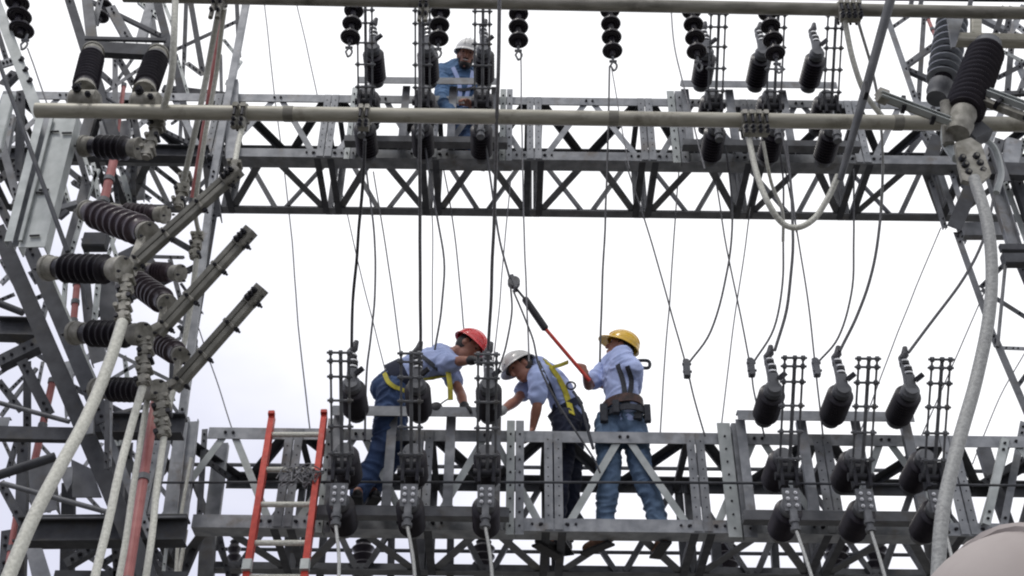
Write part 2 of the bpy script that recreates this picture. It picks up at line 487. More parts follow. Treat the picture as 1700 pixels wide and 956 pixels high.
# ---- left lattice column (the tower the girders end on)
lc = thing('lattice_column', 'tall lattice steel column at the left, carrying the left ends of both girders', 'column', (P(330, 500, 8.3).x, 8.3, 0))
A, B_ = 8.1, 9.1
barset(lc, [
    ((412, -20, A), (352, 300, A), 11, 'L', 'steel', 'leg'), ((352, 300, A), (300, 700, A), 12, 'L', 'steel', 'leg'),
    ((392, -20, B_), (397, 95, B_), 7, 'L', 'dark', 'leg'), ((345, 262, 8.25), (356, 360, 8.25), 20, 'L', 'dark', 'leg'),
    ((356, 350, 8.2), (321, 560, 8.2), 12, 'L', 'dark', 'leg'), ((321, 560, 8.2), (296, 720, 8.2), 12, 'L', 'dark', 'leg'),
    ((309, -10, B_), (305, 100, B_), 6, 'L', 'dark'), ((305, 100, B_), (298, 250, B_), 6, 'L', 'mid'),
    ((314, -10, 8.6), (337, 124, 8.6), 9, 'L', 'dark'), ((292, 82, 8.7), (393, 35, 8.7), 8, 'L', 'dark'),
    ((371, 65, 8.8), (395, 95, 8.8), 6, 'L', 'light'), ((310, 104, 8.5), (337, 124, 8.5), 9, 'L', 'mid'),
    ((289, 90, 8.5), (316, 245, 8.5), 12, 'L', 'dark'), ((270, 145, 8.9), (378, 158, 8.9), 14, 'L', 'dark'),
    ((296, 100, 8.4), (312, 155, 8.4), 5, 'L', 'light'), ((366, 90, 8.9), (369, 240, 8.9), 5, 'L', 'mid'),
    ((385, 132, 8.14), (385, 262, 8.14), 20, 'C', 'steel', 'end_plate'),
    ((245, -10, 9.4), (262, 100, 9.4), 12, 'L', 'mid', 'leg'), ((258, -10, 8.6), (289, 112, 8.6), 14, 'L', 'dark', 'leg'),
    ((270, 0, 8.6), (288, 46, 8.6), 6, 'L', 'light'), ((137, -6, 8.3), (272, 60, 8.3), 7, 'L', 'dark'),
    ((250, 5, 8.9), (233, 66, 8.9), 16, 'C', 'steel'), ((230, 0, 8.9), (262, 26, 8.9), 8, 'L', 'light'),
    ((105, 252, 8.05), (345, 256, 8.05), 26, 'I', 'dark', 'crossbeam'), ((400, 100, 8.8), (375, 140, 8.8), 5, 'L', 'light'),
    ((195, 275, 8.6), (276, 337, 8.6), 7, 'L', 'steel'), ((254, 275, 8.4), (294, 306, 8.4), 8, 'L', 'dark'),
    ((220, 270, 8.5), (223, 340, 8.5), 8, 'L', 'dark'), ((236, 270, 8.9), (231, 332, 8.9), 14, 'C', 'mid'),
    ((187, 270, 8.4), (195, 338, 8.4), 8, 'L', 'dark'), ((200, 275, 8.7), (217, 338, 8.7), 9, 'L', 'light'),
    ((195, 424, 8.0), (305, 427, 8.0), 7, 'L', 'dark'), ((282, 430, 8.3), (300, 500, 8.3), 8, 'L', 'mid'),
    ((330, 380, 8.7), (345, 440, 8.7), 6, 'L', 'mid'), ((320, 470, 8.8), (300, 560, 8.8), 6, 'L', 'steel'),
    ((296, 540, 8.6), (325, 575, 8.6), 7, 'L', 'dark'), ((286, 560, 8.9), (282, 700, 8.9), 7, 'L', 'dark'),
    ((300, 470, 8.6), (335, 520, 8.6), 5, 'L', 'dark'), ((270, 650, 8.6), (306, 700, 8.6), 6, 'L', 'mid'),
    ((232, 690, 8.6), (262, 760, 8.6), 14, 'C', 'mid'), ((206, 590, 9.0), (215, 660, 9.0), 7, 'L', 'light'),
    ((303, 692, 8.1), (277, 884, 8.1), 22, 'C', 'steel', 'end_plate'), ((322, 700, 8.08), (300, 892, 8.08), 18, 'R', 'steel', 'end_plate'),
    ((340, 712, 8.5), (330, 870, 8.5), 10, 'L', 'mid'), ((367, 735, 8.7), (348, 884, 8.7), 24, 'C', 'steel'),
    ((337, 759, 8.4), (382, 792, 8.4), 8, 'L', 'dark'), ((279, 886, 8.2), (270, 960, 8.2), 6, 'L', 'light'), ((309, 880, 8.1), (296, 960, 8.1), 7, 'T', 'cable'),
    ((345, 880, 8.9), (340, 970, 8.9), 26, 'C', 'mid', 'leg'), ((330, 890, 8.6), (300, 960, 8.6), 12, 'L', 'dark'),
    ((365, 890, 8.6), (380, 960, 8.6), 9, 'L', 'dark'), ((235, 720, 8.7), (222, 960, 8.7), 15, 'L', 'dark', 'leg'),
    ((262, 720, 8.4), (250, 880, 8.4), 14, 'C', 'mid', 'leg'), ((215, 760, 8.9), (262, 900, 8.9), 9, 'L', 'dark'),
    ((248, 898, 8.8), (285, 955, 8.8), 9, 'L', 'dark'),
])
# ---- second, nearer frame at the far left
lf = thing('support_tower', 'dark lattice switch tower filling the left edge, with two parallel inclined legs', 'tower', (P(90, 600, 7.2).x, 7.2, 0))
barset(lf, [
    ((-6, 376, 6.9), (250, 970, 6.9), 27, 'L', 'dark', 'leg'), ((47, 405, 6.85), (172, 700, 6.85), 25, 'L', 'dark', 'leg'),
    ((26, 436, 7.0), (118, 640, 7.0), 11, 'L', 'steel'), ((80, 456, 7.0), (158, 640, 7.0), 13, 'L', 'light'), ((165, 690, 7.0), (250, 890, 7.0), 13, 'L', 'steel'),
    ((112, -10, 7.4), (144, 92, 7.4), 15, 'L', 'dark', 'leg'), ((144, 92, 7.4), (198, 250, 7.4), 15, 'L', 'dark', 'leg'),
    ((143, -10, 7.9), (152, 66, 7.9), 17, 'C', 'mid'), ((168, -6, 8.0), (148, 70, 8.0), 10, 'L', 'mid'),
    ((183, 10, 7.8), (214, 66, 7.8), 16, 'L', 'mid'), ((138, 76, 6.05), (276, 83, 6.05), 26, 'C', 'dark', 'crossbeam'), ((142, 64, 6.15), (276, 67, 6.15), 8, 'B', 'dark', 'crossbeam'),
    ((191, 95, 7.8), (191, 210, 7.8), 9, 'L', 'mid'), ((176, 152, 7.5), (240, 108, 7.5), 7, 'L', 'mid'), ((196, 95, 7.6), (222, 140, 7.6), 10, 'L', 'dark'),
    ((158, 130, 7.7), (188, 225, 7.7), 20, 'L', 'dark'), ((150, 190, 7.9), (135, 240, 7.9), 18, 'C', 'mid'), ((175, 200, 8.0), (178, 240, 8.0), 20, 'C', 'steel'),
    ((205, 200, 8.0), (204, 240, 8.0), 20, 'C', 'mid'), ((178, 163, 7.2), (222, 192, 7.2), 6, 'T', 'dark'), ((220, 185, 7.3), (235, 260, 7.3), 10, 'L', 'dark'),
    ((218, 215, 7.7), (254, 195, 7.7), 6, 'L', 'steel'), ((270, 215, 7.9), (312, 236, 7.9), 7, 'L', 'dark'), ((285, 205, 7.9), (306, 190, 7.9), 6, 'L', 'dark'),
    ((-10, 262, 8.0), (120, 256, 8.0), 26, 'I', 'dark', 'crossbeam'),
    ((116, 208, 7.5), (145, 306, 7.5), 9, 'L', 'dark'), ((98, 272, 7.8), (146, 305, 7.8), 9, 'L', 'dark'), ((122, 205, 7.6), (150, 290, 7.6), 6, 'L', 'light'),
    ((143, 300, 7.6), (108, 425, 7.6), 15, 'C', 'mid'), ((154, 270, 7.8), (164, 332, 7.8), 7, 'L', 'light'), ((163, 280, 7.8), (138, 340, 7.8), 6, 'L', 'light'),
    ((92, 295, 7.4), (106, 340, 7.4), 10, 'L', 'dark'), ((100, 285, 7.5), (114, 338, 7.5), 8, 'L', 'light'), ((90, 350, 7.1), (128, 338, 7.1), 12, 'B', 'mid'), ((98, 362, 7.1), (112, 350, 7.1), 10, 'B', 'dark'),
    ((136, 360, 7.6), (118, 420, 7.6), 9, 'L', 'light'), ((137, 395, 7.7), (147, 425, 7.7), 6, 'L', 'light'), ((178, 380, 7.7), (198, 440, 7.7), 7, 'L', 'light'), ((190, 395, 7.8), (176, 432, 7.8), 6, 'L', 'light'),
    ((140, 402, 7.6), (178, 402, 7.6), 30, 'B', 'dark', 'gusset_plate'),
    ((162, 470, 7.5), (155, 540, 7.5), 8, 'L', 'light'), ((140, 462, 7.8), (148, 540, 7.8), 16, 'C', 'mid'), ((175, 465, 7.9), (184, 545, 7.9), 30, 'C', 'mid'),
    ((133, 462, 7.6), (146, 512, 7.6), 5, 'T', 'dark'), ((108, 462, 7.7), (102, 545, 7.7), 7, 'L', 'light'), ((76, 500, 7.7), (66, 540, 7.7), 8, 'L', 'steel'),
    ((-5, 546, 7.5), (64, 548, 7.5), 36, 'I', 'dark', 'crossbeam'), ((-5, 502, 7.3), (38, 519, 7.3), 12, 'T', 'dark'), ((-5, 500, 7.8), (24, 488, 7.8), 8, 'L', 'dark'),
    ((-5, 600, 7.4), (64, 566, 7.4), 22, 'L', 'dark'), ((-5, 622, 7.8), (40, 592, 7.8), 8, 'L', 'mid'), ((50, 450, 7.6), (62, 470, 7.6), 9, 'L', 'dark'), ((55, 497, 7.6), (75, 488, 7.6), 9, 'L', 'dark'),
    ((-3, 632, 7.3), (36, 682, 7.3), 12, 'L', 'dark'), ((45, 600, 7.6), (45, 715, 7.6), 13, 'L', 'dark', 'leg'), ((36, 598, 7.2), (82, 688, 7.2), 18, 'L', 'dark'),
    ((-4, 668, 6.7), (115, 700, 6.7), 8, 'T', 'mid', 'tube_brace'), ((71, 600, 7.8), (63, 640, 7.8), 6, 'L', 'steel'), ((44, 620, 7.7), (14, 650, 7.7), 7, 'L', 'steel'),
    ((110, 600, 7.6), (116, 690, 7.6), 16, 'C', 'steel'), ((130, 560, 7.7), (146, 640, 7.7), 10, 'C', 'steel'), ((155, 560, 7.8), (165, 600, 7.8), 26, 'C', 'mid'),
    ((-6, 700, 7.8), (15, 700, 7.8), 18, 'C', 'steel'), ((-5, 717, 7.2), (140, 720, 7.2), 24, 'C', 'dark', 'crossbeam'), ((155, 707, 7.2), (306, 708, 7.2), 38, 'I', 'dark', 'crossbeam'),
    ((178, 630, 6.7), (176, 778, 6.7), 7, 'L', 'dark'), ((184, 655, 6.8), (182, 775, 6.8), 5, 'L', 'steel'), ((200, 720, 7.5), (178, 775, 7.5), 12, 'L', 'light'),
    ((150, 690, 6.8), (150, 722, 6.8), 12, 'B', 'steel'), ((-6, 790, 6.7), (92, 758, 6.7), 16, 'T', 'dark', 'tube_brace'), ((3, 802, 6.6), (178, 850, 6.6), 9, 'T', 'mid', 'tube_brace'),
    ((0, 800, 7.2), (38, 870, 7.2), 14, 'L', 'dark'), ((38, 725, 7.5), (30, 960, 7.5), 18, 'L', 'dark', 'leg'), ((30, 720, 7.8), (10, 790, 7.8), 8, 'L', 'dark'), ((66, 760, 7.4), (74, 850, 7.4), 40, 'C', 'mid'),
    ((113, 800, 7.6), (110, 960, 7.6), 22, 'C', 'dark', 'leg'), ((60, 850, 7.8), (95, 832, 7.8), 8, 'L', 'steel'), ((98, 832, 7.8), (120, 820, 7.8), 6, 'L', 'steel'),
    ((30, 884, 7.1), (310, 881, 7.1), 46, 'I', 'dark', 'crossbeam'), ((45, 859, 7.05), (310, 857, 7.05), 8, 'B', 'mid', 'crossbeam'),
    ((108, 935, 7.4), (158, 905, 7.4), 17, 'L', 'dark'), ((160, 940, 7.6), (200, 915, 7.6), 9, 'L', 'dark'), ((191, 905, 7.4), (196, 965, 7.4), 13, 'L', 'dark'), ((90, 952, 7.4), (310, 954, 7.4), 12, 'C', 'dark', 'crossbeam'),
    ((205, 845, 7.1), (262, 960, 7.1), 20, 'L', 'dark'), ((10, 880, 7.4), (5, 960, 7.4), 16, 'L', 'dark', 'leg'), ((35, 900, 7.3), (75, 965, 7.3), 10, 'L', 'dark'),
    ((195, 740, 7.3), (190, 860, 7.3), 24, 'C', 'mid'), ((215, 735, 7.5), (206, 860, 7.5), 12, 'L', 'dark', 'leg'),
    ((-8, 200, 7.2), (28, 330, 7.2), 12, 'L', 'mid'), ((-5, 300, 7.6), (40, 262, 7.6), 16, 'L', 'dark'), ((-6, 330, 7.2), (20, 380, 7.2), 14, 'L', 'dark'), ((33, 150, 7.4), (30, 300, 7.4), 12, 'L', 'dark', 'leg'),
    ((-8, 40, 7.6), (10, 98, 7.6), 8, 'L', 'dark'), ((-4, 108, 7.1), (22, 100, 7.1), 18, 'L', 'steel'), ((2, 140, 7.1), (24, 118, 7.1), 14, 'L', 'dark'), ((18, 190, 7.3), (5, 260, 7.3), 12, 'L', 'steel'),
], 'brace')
gp = MB()
gp.plate([P(97, 778, 7.1), P(121, 774, 7.1), P(120, 800, 7.1), P(111, 816, 7.1)], .012)
gp.build('gusset_plate', 'steel', lf)
MB().plate([P(118, 762, 7.2), P(152, 778, 7.2), P(169, 825, 7.2), P(120, 825, 7.2)], .012).build('gusset_plate', 'mid', lf)
MB().plate([P(42, 910, 7.0), P(70, 910, 7.0), P(86, 962, 7.0), P(54, 962, 7.0)], .012).build('gusset_plate', 'steel', lf)
MB().plate([P(196, 420, 7.6), P(236, 400, 7.6), P(262, 440, 7.6), P(225, 470, 7.6)], .012).build('gusset_plate', 'dark', lf)

# thin bracing of the far faces
ex = [((140, 560), (300, 640)), ((300, 560), (150, 650)), ((120, 640), (290, 730)), ((290, 660), (140, 700)), ((210, 740), (300, 850)), ((300, 745), (215, 850)), ((60, 730), (170, 850)), ((170, 735), (80, 850)),
      ((120, 300), (330, 420)), ((330, 310), (140, 420)), ((130, 430), (310, 540)), ((325, 440), (140, 530)), ((5, 730), (60, 850)), ((55, 905), (20, 960)), ((120, 905), (190, 950)), ((215, 905), (290, 950)), ((290, 900), (225, 950)),
      ((20, 560), (110, 620)), ((0, 690), (60, 610)), ((100, 640), (175, 560)), ((145, 100), (190, 140)), ((225, 90), (190, 140)), ((160, 270), (250, 330)), ((250, 270), (165, 330)), ((0, 430), (40, 500)), ((0, 470), (30, 440))]
barset(lf, [((a_[0], a_[1], 8.6 + (i % 3) * .4), (b_[0], b_[1], 8.6 + (i % 3) * .4), 6 + i % 3, 'L', ('mid', 'steel', 'dark')[i % 3]) for i, (a_, b_) in enumerate(ex)])

# pale channels in front, leaning
ch1 = thing('steel_channel', 'broad pale galvanised channel leaning at the upper left, in front of the dark steel', 'channel', P(40, 405, 6.2))
a, b = P(108, 190, 6.2), P(52, 410, 6.2)
MB().Ch(a, b, wm(40, a), wm(24, a), .008, hint=HX).build('web', 'light', ch1)
a3, b3 = P(84, 190, 6.3), P(30, 408, 6.3)
MB().L(a3, b3, wm(20, a3), wm(14, a3), hint=HX).build('inner_flange', 'steel', ch1)
a2, b2 = P(68, 188, 6.22), P(14, 400, 6.22)
MB().L(a2, b2, wm(13, a2), wm(14, a2), hint=HX).build('edge_angle', 'light', ch1)
a4, b4 = P(86, 196, 6.18), P(34, 400, 6.18)
MB().B(a4, b4, wm(6, a4), .02, hint=HX).build('edge_lip', 'light', ch1)
for t, dx in ((.15, -10), (.62, -6), (.93, 2), (.16, 12), (.60, -2)):
    p = a.lerp(b, t)
    MB().T([p + V((wm(dx - 8, p), -.012, .0)), p + V((wm(dx + 8, p), -.012, .004))], .008, 6).build('step_bolt', 'bolt', ch1)
la = thing('steel_angle', 'light angle bar leaning in at the top left corner, with three bolts along its edge', 'angle bar', P(60, 200, 6.6))
a, b = P(-12, -10, 6.6), P(66, 196, 6.6)
m_ = MB().L(a, b, wm(17, a), wm(14, a))
for y in (100, 117, 135):
    p = P(22 + (y - 100) * .39 + 10, y, 6.6)
    m_.T([p, p + V((.035, -.02, .0))], .012, 8, 1)
    m_.T([p + V((.028, -.02, 0)), p + V((.034, -.024, 0))], .02, 6, 1)
m_.build('angle', ['light', 'bolt'], la)
tb = MB().T([P(-6, 92, 6.0), P(112, 418, 6.0)], .015, 10).build('tie_rod', 'dark')
tag(tb, 'thin dark tie rod crossing in front of the broad pale channel', 'rod')
cn = MB().B(P(15, 160, 6.5), P(-8, 250, 6.5), wm(20, P(10, 200, 6.5)), .05).build('flat_bar', 'light')
tag(cn, 'short pale flat bar at the left edge beside the thin tie rod', 'bar')

# ---- right lattice column
rc = thing('lattice_column', 'lattice steel column at the right edge behind the big dark insulator', 'column', (P(1640, 500, 8.3).x, 8.3, 0))
barset(rc, [
    ((1470, 20, 8.6), (1520, 165, 8.6), 10, 'L', 'steel', 'leg'), ((1520, 165, 8.6), (1600, 400, 8.6), 10, 'L', 'steel', 'leg'), ((1588, 385, 8.2), (1656, 576, 8.2), 11, 'L', 'mid', 'leg'), ((1650, 556, 8.2), (1712, 700, 8.2), 13, 'L', 'mid', 'leg'),
    ((1480, 46, 8.8), (1512, 24, 8.8), 7, 'L', 'mid'), ((1503, 108, 8.8), (1550, 74, 8.8), 9, 'L', 'mid'), ((1504, 112, 8.6), (1560, 137, 8.6), 9, 'L', 'dark'), ((1534, 28, 8.9), (1525, 168, 8.9), 8, 'L', 'mid', 'leg'),
    ((1620, 22, 8.7), (1700, 62, 8.7), 10, 'L', 'steel'), ((1668, 10, 7.6), (1650, 64, 7.6), 9, 'L', 'dark'), ((1680, 10, 7.6), (1672, 50, 7.6), 9, 'L', 'dark'), ((1700, 8, 8.0), (1668, 75, 8.0), 10, 'L', 'steel'),
    ((1680, 35, 8.6), (1712, 60, 8.6), 12, 'L', 'steel'), ((1655, 80, 8.8), (1712, 108, 8.8), 8, 'L', 'light'), ((1654, 130, 8.7), (1705, 104, 8.7), 9, 'L', 'dark'), ((1679, 78, 8.9), (1672, 160, 8.9), 10, 'L', 'mid', 'leg'),
    ((1640, 155, 8.0), (1712, 152, 8.0), 8, 'L', 'dark'), ((1690, 100, 9.0), (1712, 150, 9.0), 8, 'L', 'steel'), ((1705, 120, 8.6), (1690, 160, 8.6), 9, 'L', 'mid'),
    ((1540, 210, 8.9), (1500, 262, 8.9), 9, 'L', 'dark'), ((1533, 218, 8.5), (1560, 268, 8.5), 9, 'L', 'steel'), ((1558, 225, 8.2), (1545, 262, 8.2), 22, 'C', 'dark'),
    ((1660, 230, 8.2), (1640, 300, 8.2), 16, 'L', 'mid'), ((1685, 230, 8.1), (1675, 285, 8.1), 26, 'C', 'steel'), ((1650, 240, 7.9), (1670, 300, 7.9), 16, 'C', 'mid'), ((1702, 230, 8.5), (1690, 260, 8.5), 10, 'L', 'light'),
    ((1640, 278, 8.0), (1720, 281, 8.0), 28, 'C', 'dark', 'crossbeam'), ((1645, 292, 8.1), (1682, 412, 8.1), 22, 'R', 'steel', 'leg'), ((1668, 300, 8.5), (1712, 420, 8.5), 10, 'L', 'light'), ((1688, 290, 8.4), (1715, 370, 8.4), 16, 'L', 'dark', 'leg'),
    ((1598, 379, 8.3), (1690, 379, 8.3), 28, 'C', 'steel', 'crossbeam'), ((1616, 305, 8.15), (1584, 378, 8.15), 24, 'C', 'dark'), ((1545, 295, 8.4), (1570, 378, 8.4), 7, 'L', 'mid'), ((1578, 280, 8.3), (1600, 350, 8.3), 9, 'L', 'steel'),
    ((1660, 412, 7.8), (1715, 412, 7.8), 14, 'B', 'dark'), ((1665, 432, 8.0), (1715, 432, 8.0), 24, 'B', 'dark'), ((1669, 440, 8.0), (1656, 576, 8.0), 6, 'T', 'mid', 'tube_brace'), ((1628, 477, 8.4), (1666, 440, 8.4), 8, 'L', 'dark'),
    ((1630, 480, 8.3), (1712, 532, 8.3), 9, 'L', 'dark'), ((1660, 577, 8.4), (1712, 579, 8.4), 7, 'L', 'steel'), ((1695, 440, 8.4), (1712, 480, 8.4), 9, 'L', 'dark'),
    ((1690, 640, 8.4), (1712, 610, 8.4), 7, 'L', 'dark'), ((1700, 700, 8.4), (1665, 880, 8.4), 12, 'L', 'steel', 'leg'), ((1670, 727, 8.15), (1638, 870, 8.15), 13, 'L', 'light'), ((1632, 800, 8.5), (1712, 754, 8.5), 10, 'L', 'dark'),
    ((1634, 742, 8.7), (1650, 792, 8.7), 22, 'C', 'mid'), ((1650, 800, 8.9), (1675, 870, 8.9), 20, 'C', 'dark'),
    ((1570, 820, 8.7), (1590, 960, 8.7), 12, 'L', 'dark', 'leg'), ((1500, 890, 9.0), (1545, 960, 9.0), 14, 'C', 'mid', 'leg'),
])

# ------------------------------------------------------------------ rails seen behind the lower girder
for (y, Y, wp, mt, lb) in ((915, 10.2, 7, 'dark', 'thin horizontal pipe seen behind the underside of the lower girder'),
                           (775, 9.6, 7, 'mid', 'thin horizontal rail seen just above the rear chord of the lower girder')):
    o = MB().T([P(318, y - 4, Y), P(1720, y + 8, Y)], .018, 8).build('pipe', mt, smooth=True)
    tag(o, lb, 'pipe')
o = MB().T([P(268, 801, 8.02), P(545, 800, 8.07), P(1120, 801, 8.07), P(1720, 806, 8.07)], .010, 8).build('conduit', 'dark', smooth=True)
tag(o, 'thin dark conduit running along the front of the lower girder at mid height', 'conduit')

# ------------------------------------------------------------------ insulators
def shed_profile(L, r, R, n, ends=.06):
    pr = [(0, r)]
    st = (L - 2 * ends) / n
    for i in range(n):
        t = ends + i * st
        pr += [(t, r), (t + st * .12, r * 1.02), (t + st * .55, R * .97), (t + st * .68, R), (t + st * .78, R * .96), (t + st * .84, r * 1.12), (t + st * .98, r)]
    pr += [(L, r)]
    return pr
def post_insulator(parent, a, b, r, R, n, mt='porc', cap='alu', capr=None, caplen=.07, nseg=24):
    a, b = V(a), V(b)
    L_ = (b - a).length
    d = (b - a).normalized()
    ins = MB().lathe(a, b, shed_profile(L_, r, R, n), nseg).build('insulator', mt, parent, smooth=True)
    capr = capr or r * 1.15
    for p, s in ((a, -1), (b, 1)):
        c = MB().lathe(p - d * s * .02, p + d * s * 1, [(0, capr * .9), (.012, capr), (caplen * .7, capr), (caplen * .75, capr * 1.12), (caplen, capr * 1.12)], 20)
        for k in range(4):
            t = R_(45 + 90 * k)
            sd_, u = frame(d, V((.03, .04, 1)))
            c.bolt(p + d * s * caplen + (sd_ * math.cos(t) + u * math.sin(t)) * capr * .9, d * s, .009, .012, 1)
        c.build('end_cap', [cap, 'bolt'], parent, smooth=True)
    return ins

# switch poles: three horizontal insulators, jaw, opened blade of rods, hinge and terminal pad
def make_pole(px, py):
    base = P(px, py, 8.0)
    base.z -= .95
    root = thing('switch_pole', '', 'switch', base, '')
    ox = base
    def q(x, y, z):
        return ox + V((x, y, z))
    for z in (0, .39, .95):
        L_ = .33
        MB().lathe(q(0, -.03, z), q(0, -1, z), shed_profile(L_, .062, .098, 9, .012), 26).build('insulator', 'porc', root, smooth=True)
        MB().lathe(q(0, .02, z), q(0, -1, z), [(0, .07), (.03, .07), (.05, .05)], 16).build('base_flange', 'mid', root, smooth=True)
        c = MB().lathe(q(0, -.03 - L_ + .01, z), q(0, -1, z), [(0, .05), (.02, .068), (.07, .068), (.08, .055), (.10, .05)], 18)
        c.build('end_cap', 'mid', root, smooth=True)
    # jaw and terminal on the top insulator, cable lug
    j = MB().B(q(0, -.42, .95), q(0, -.44, 1.06), .075, .06)
    j.B(q(.03, -.47, 1.0), q(.085, -.50, 1.035), .035, .03, m=1)
    for k in range(5):
        j.lathe(q(-.012 * (k > 2), -.44, 1.07 + k * .026), q(-.012, -.44, 2), [(0, .038), (.012, .038)], 12, 1 if k % 2 else 2)  # alternating bright rings paint the highlights on the ribbed coil
    j.B(q(-.012, -.44, 1.06), q(-.022, -.45, 1.22), .055, .04)
    j.build('jaw', ['mid', 'bolt', 'boltl'], root)
    MB().T([q(-.03, -.45, 1.20), q(.0, -.46, 1.235), q(.012, -.46, 1.30)], [.028, .03, .018], 10).build('cable_lug', 'wire', root, smooth=True)
    # opened blade
    hz = q(0, -.47, .20)
    tp = q(0, -1.08, .77)
    bl = MB()
    d = tp - hz
    for dx, r in ((-.062, .008), (.006, .013), (.062, .008)):
        bl.T([hz + V((dx, 0, 0)), tp + V((dx, 0, 0))], r, 8)
    bl.build('blade', 'mid', root, smooth=True)
    for t in (.15, .38, .60, .80, .93, 1.0):
        p = hz + d * t
        cb = MB().T([p + V((-.088, 0, 0)), p + V((.088, 0, 0))], .009, 8)
        for dx in (-.062, .006, .062):
            cb.T([p + V((dx - .012, 0, 0)), p + V((dx + .012, 0, 0))], .019, 8)
        cb.build('spacer', 'mid', root, smooth=True)
    h = MB()
    h.B(q(-.05, -.46, .12), q(-.05, -.48, .30), .025, .09)
    h.B(q(.05, -.46, .12), q(.05, -.48, .30), .025, .09)
    h.lathe(q(-.09, -.47, .2), q(1, -.47, .2), [(0, .03), (.18, .03)], 14)
    h.lathe(q(-.05, -.46, .26), q(1, -.46, .26), [(0, .045), (.10, .045)], 14)
    h.lathe(q(-.06, -.43, .33), q(1, -.43, .33), [(0, .03), (.12, .03)], 14)
    h.build('hinge', 'bolt', root)
    tpd = MB().plate([q(-.055, -.475, -.065), q(.055, -.475, -.065), q(.06, -.485, .10), q(-.06, -.485, .10)], .02)
    for ix in (-.028, .028):
        for iz in (-.03, .02, .065):
            tpd.bolt(q(ix, -.480, iz), (0, -1, -.1), .0135, .014, 1)
    tpd.B(q(0, -.47, -.06), q(0, -.47, -.16), .05, .04)
    tpd.lathe(q(0, -.47, -.13), q(0, -.47, -1), [(0, .036), (.025, .036), (.03, .026), (.055, .026), (.06, .036), (.085, .036)], 12)
    tpd.build('terminal_pad', ['mid', 'boltl'], root, smooth=True)
    return root, base
proto, pb = make_pole(592, 690)
poles = [proto]
pole_pts = [(592, 690), (697, 690), (812, 690), (1268, 691), (1378, 692), (1487, 694), (625, 133), (713, 134), (804, 135), (1163, 139), (1253, 140), (1341, 141)]
pole_lb = ['switch pole with three dark insulators right of the red ladder on the lower girder',
           'switch pole in front of the worker in the red hard hat',
           'switch pole between the red and white hard hats, beside reaching gloved hands',
           'switch pole nearest the yellow-hatted worker in the trio on the right of the lower girder',
           'middle switch pole of the trio on the right of the lower girder',
           'rightmost switch pole on the lower girder, beside the thick hanging grey cable',
           'leftmost switch pole on the upper girder, left of the upper worker',
           'switch pole on the upper girder just left of the worker in the blue jacket',
           'switch pole on the upper girder just right of the bearded worker',
           'leftmost switch pole of the trio at the upper right',
           'middle switch pole of the upper right trio, with a disc string beside it',
           'rightmost switch pole of the trio at the upper right']
bases = [pb]
for (px, py) in pole_pts[1:]:
    b = P(px, py, 8.0)
    b.z -= .95
    b.z = (4.92 if py > 400 else 8.55) + CZ - .95
    poles.append(copy_tree(proto, b - pb))
    bases.append(b)
pz = 4.92 + CZ - .95
proto.location.z += pz - pb.z
bases[0] = V((pb.x, pb.y, pz))
for o, lb in zip(poles, pole_lb):
    tag(o, lb, 'switch', 'switch poles mounted on the two girders')

# frames that carry the switch poles
def frame_thing(label, zb, zt, x0, x1, vxs, dzt=.06):
    r = thing('mounting_frame', label, 'frame', ((x0 + x1) / 2, 8.06, zb))
    MB().L((x0, 8.03, zt + dzt), (x1, 8.03, zt + dzt), .085, .07, flip=True).build('top_rail', 'steel', r)
    MB().Ch((x0 - .05, 8.03, zb + .0), (x1 + .08, 8.03, zb + .0), .09, .07, hint=V((0, 0, 1))).build('bottom_rail', 'mid', r)
    MB().B((x0 - .03, 8.08, zb + .09), (x1 + .06, 8.08, zb + .09), .055, .05).build('bottom_rail', 'mid', r)
    for i, x in enumerate(vxs):
        MB().L((x, 8.11, zb + .05), (x, 8.11, zt + dzt + .01), .072, .05, flip=i % 2).build('upright', 'steel', r)
    return r
X8 = lambda px, py: P(px, py, 8.05).x
frame_thing('grey mounting frame behind the three left switch poles, between ladder and white-hatted worker', ZL0, ZL1, X8(551, 690), X8(830, 690), [X8(560, 690), X8(650, 700), X8(748, 700), X8(824, 700)])
frame_thing('grey mounting frame behind the right-hand trio of switch poles on the lower girder', ZL0, ZL1, X8(1224, 692), X8(1516, 694), [X8(1232, 700), X8(1334, 700), X8(1424, 700), X8(1508, 700)])
frame_thing('grey mounting frame on the upper girder around the worker in the blue jacket', ZU0, ZU1, X8(595, 130), X8(830, 133), [X8(603, 140), X8(674, 140), X8(752, 140), X8(822, 140)], .03)
frame_thing('grey mounting frame behind the upper right trio of switch poles', ZU0, ZU1, X8(1130, 138), X8(1388, 140), [X8(1138, 140), X8(1212, 140), X8(1300, 140), X8(1376, 140)], .03)
# end uprights that stand proud of the girder front
for (px, py, zb, zt, lb, wd) in ((1226, 800, ZL0, ZL1, 'wide bolted double upright left of the lower right switch trio', .10),
                                 (855, 800, ZL0, ZL1, 'wide bolted double upright left of the worker in the white hard hat', .062),
                                 (543, 800, ZL0, ZL1, 'wide bolted double upright behind the right rail of the red ladder', .05),
                                 (1127, 210, ZU0, ZU1, 'wide double upright at the left of the upper right switch trio', .07),
                                 (840, 210, ZU0, ZU1, 'wide double upright right of the worker on the upper girder', .055),
                                 (585, 210, ZU0, ZU1, 'wide double upright left of the leftmost upper switch pole', .05)):
    r = thing('double_upright', lb, 'upright', (P(px, py, 8.12).x, 8.12, zb), 'double uprights on the girder fronts')
    x = r.location.x
    for s in (-1, 1):
        m_ = MB().L((x + s * wd * .56, 8.165, zb - .05), (x + s * wd * .56, 8.165, zt + .07), wd, .06, hint=HX, flip=s > 0)
        for k in range(8):
            m_.bolt((x + s * wd * .56, 8.165, zb + .02 + k * .11), (0, -1, 0), .009, .008, 1)
        m_.build('angle', ['light' if s < 0 else 'steel', 'bolt'], r)

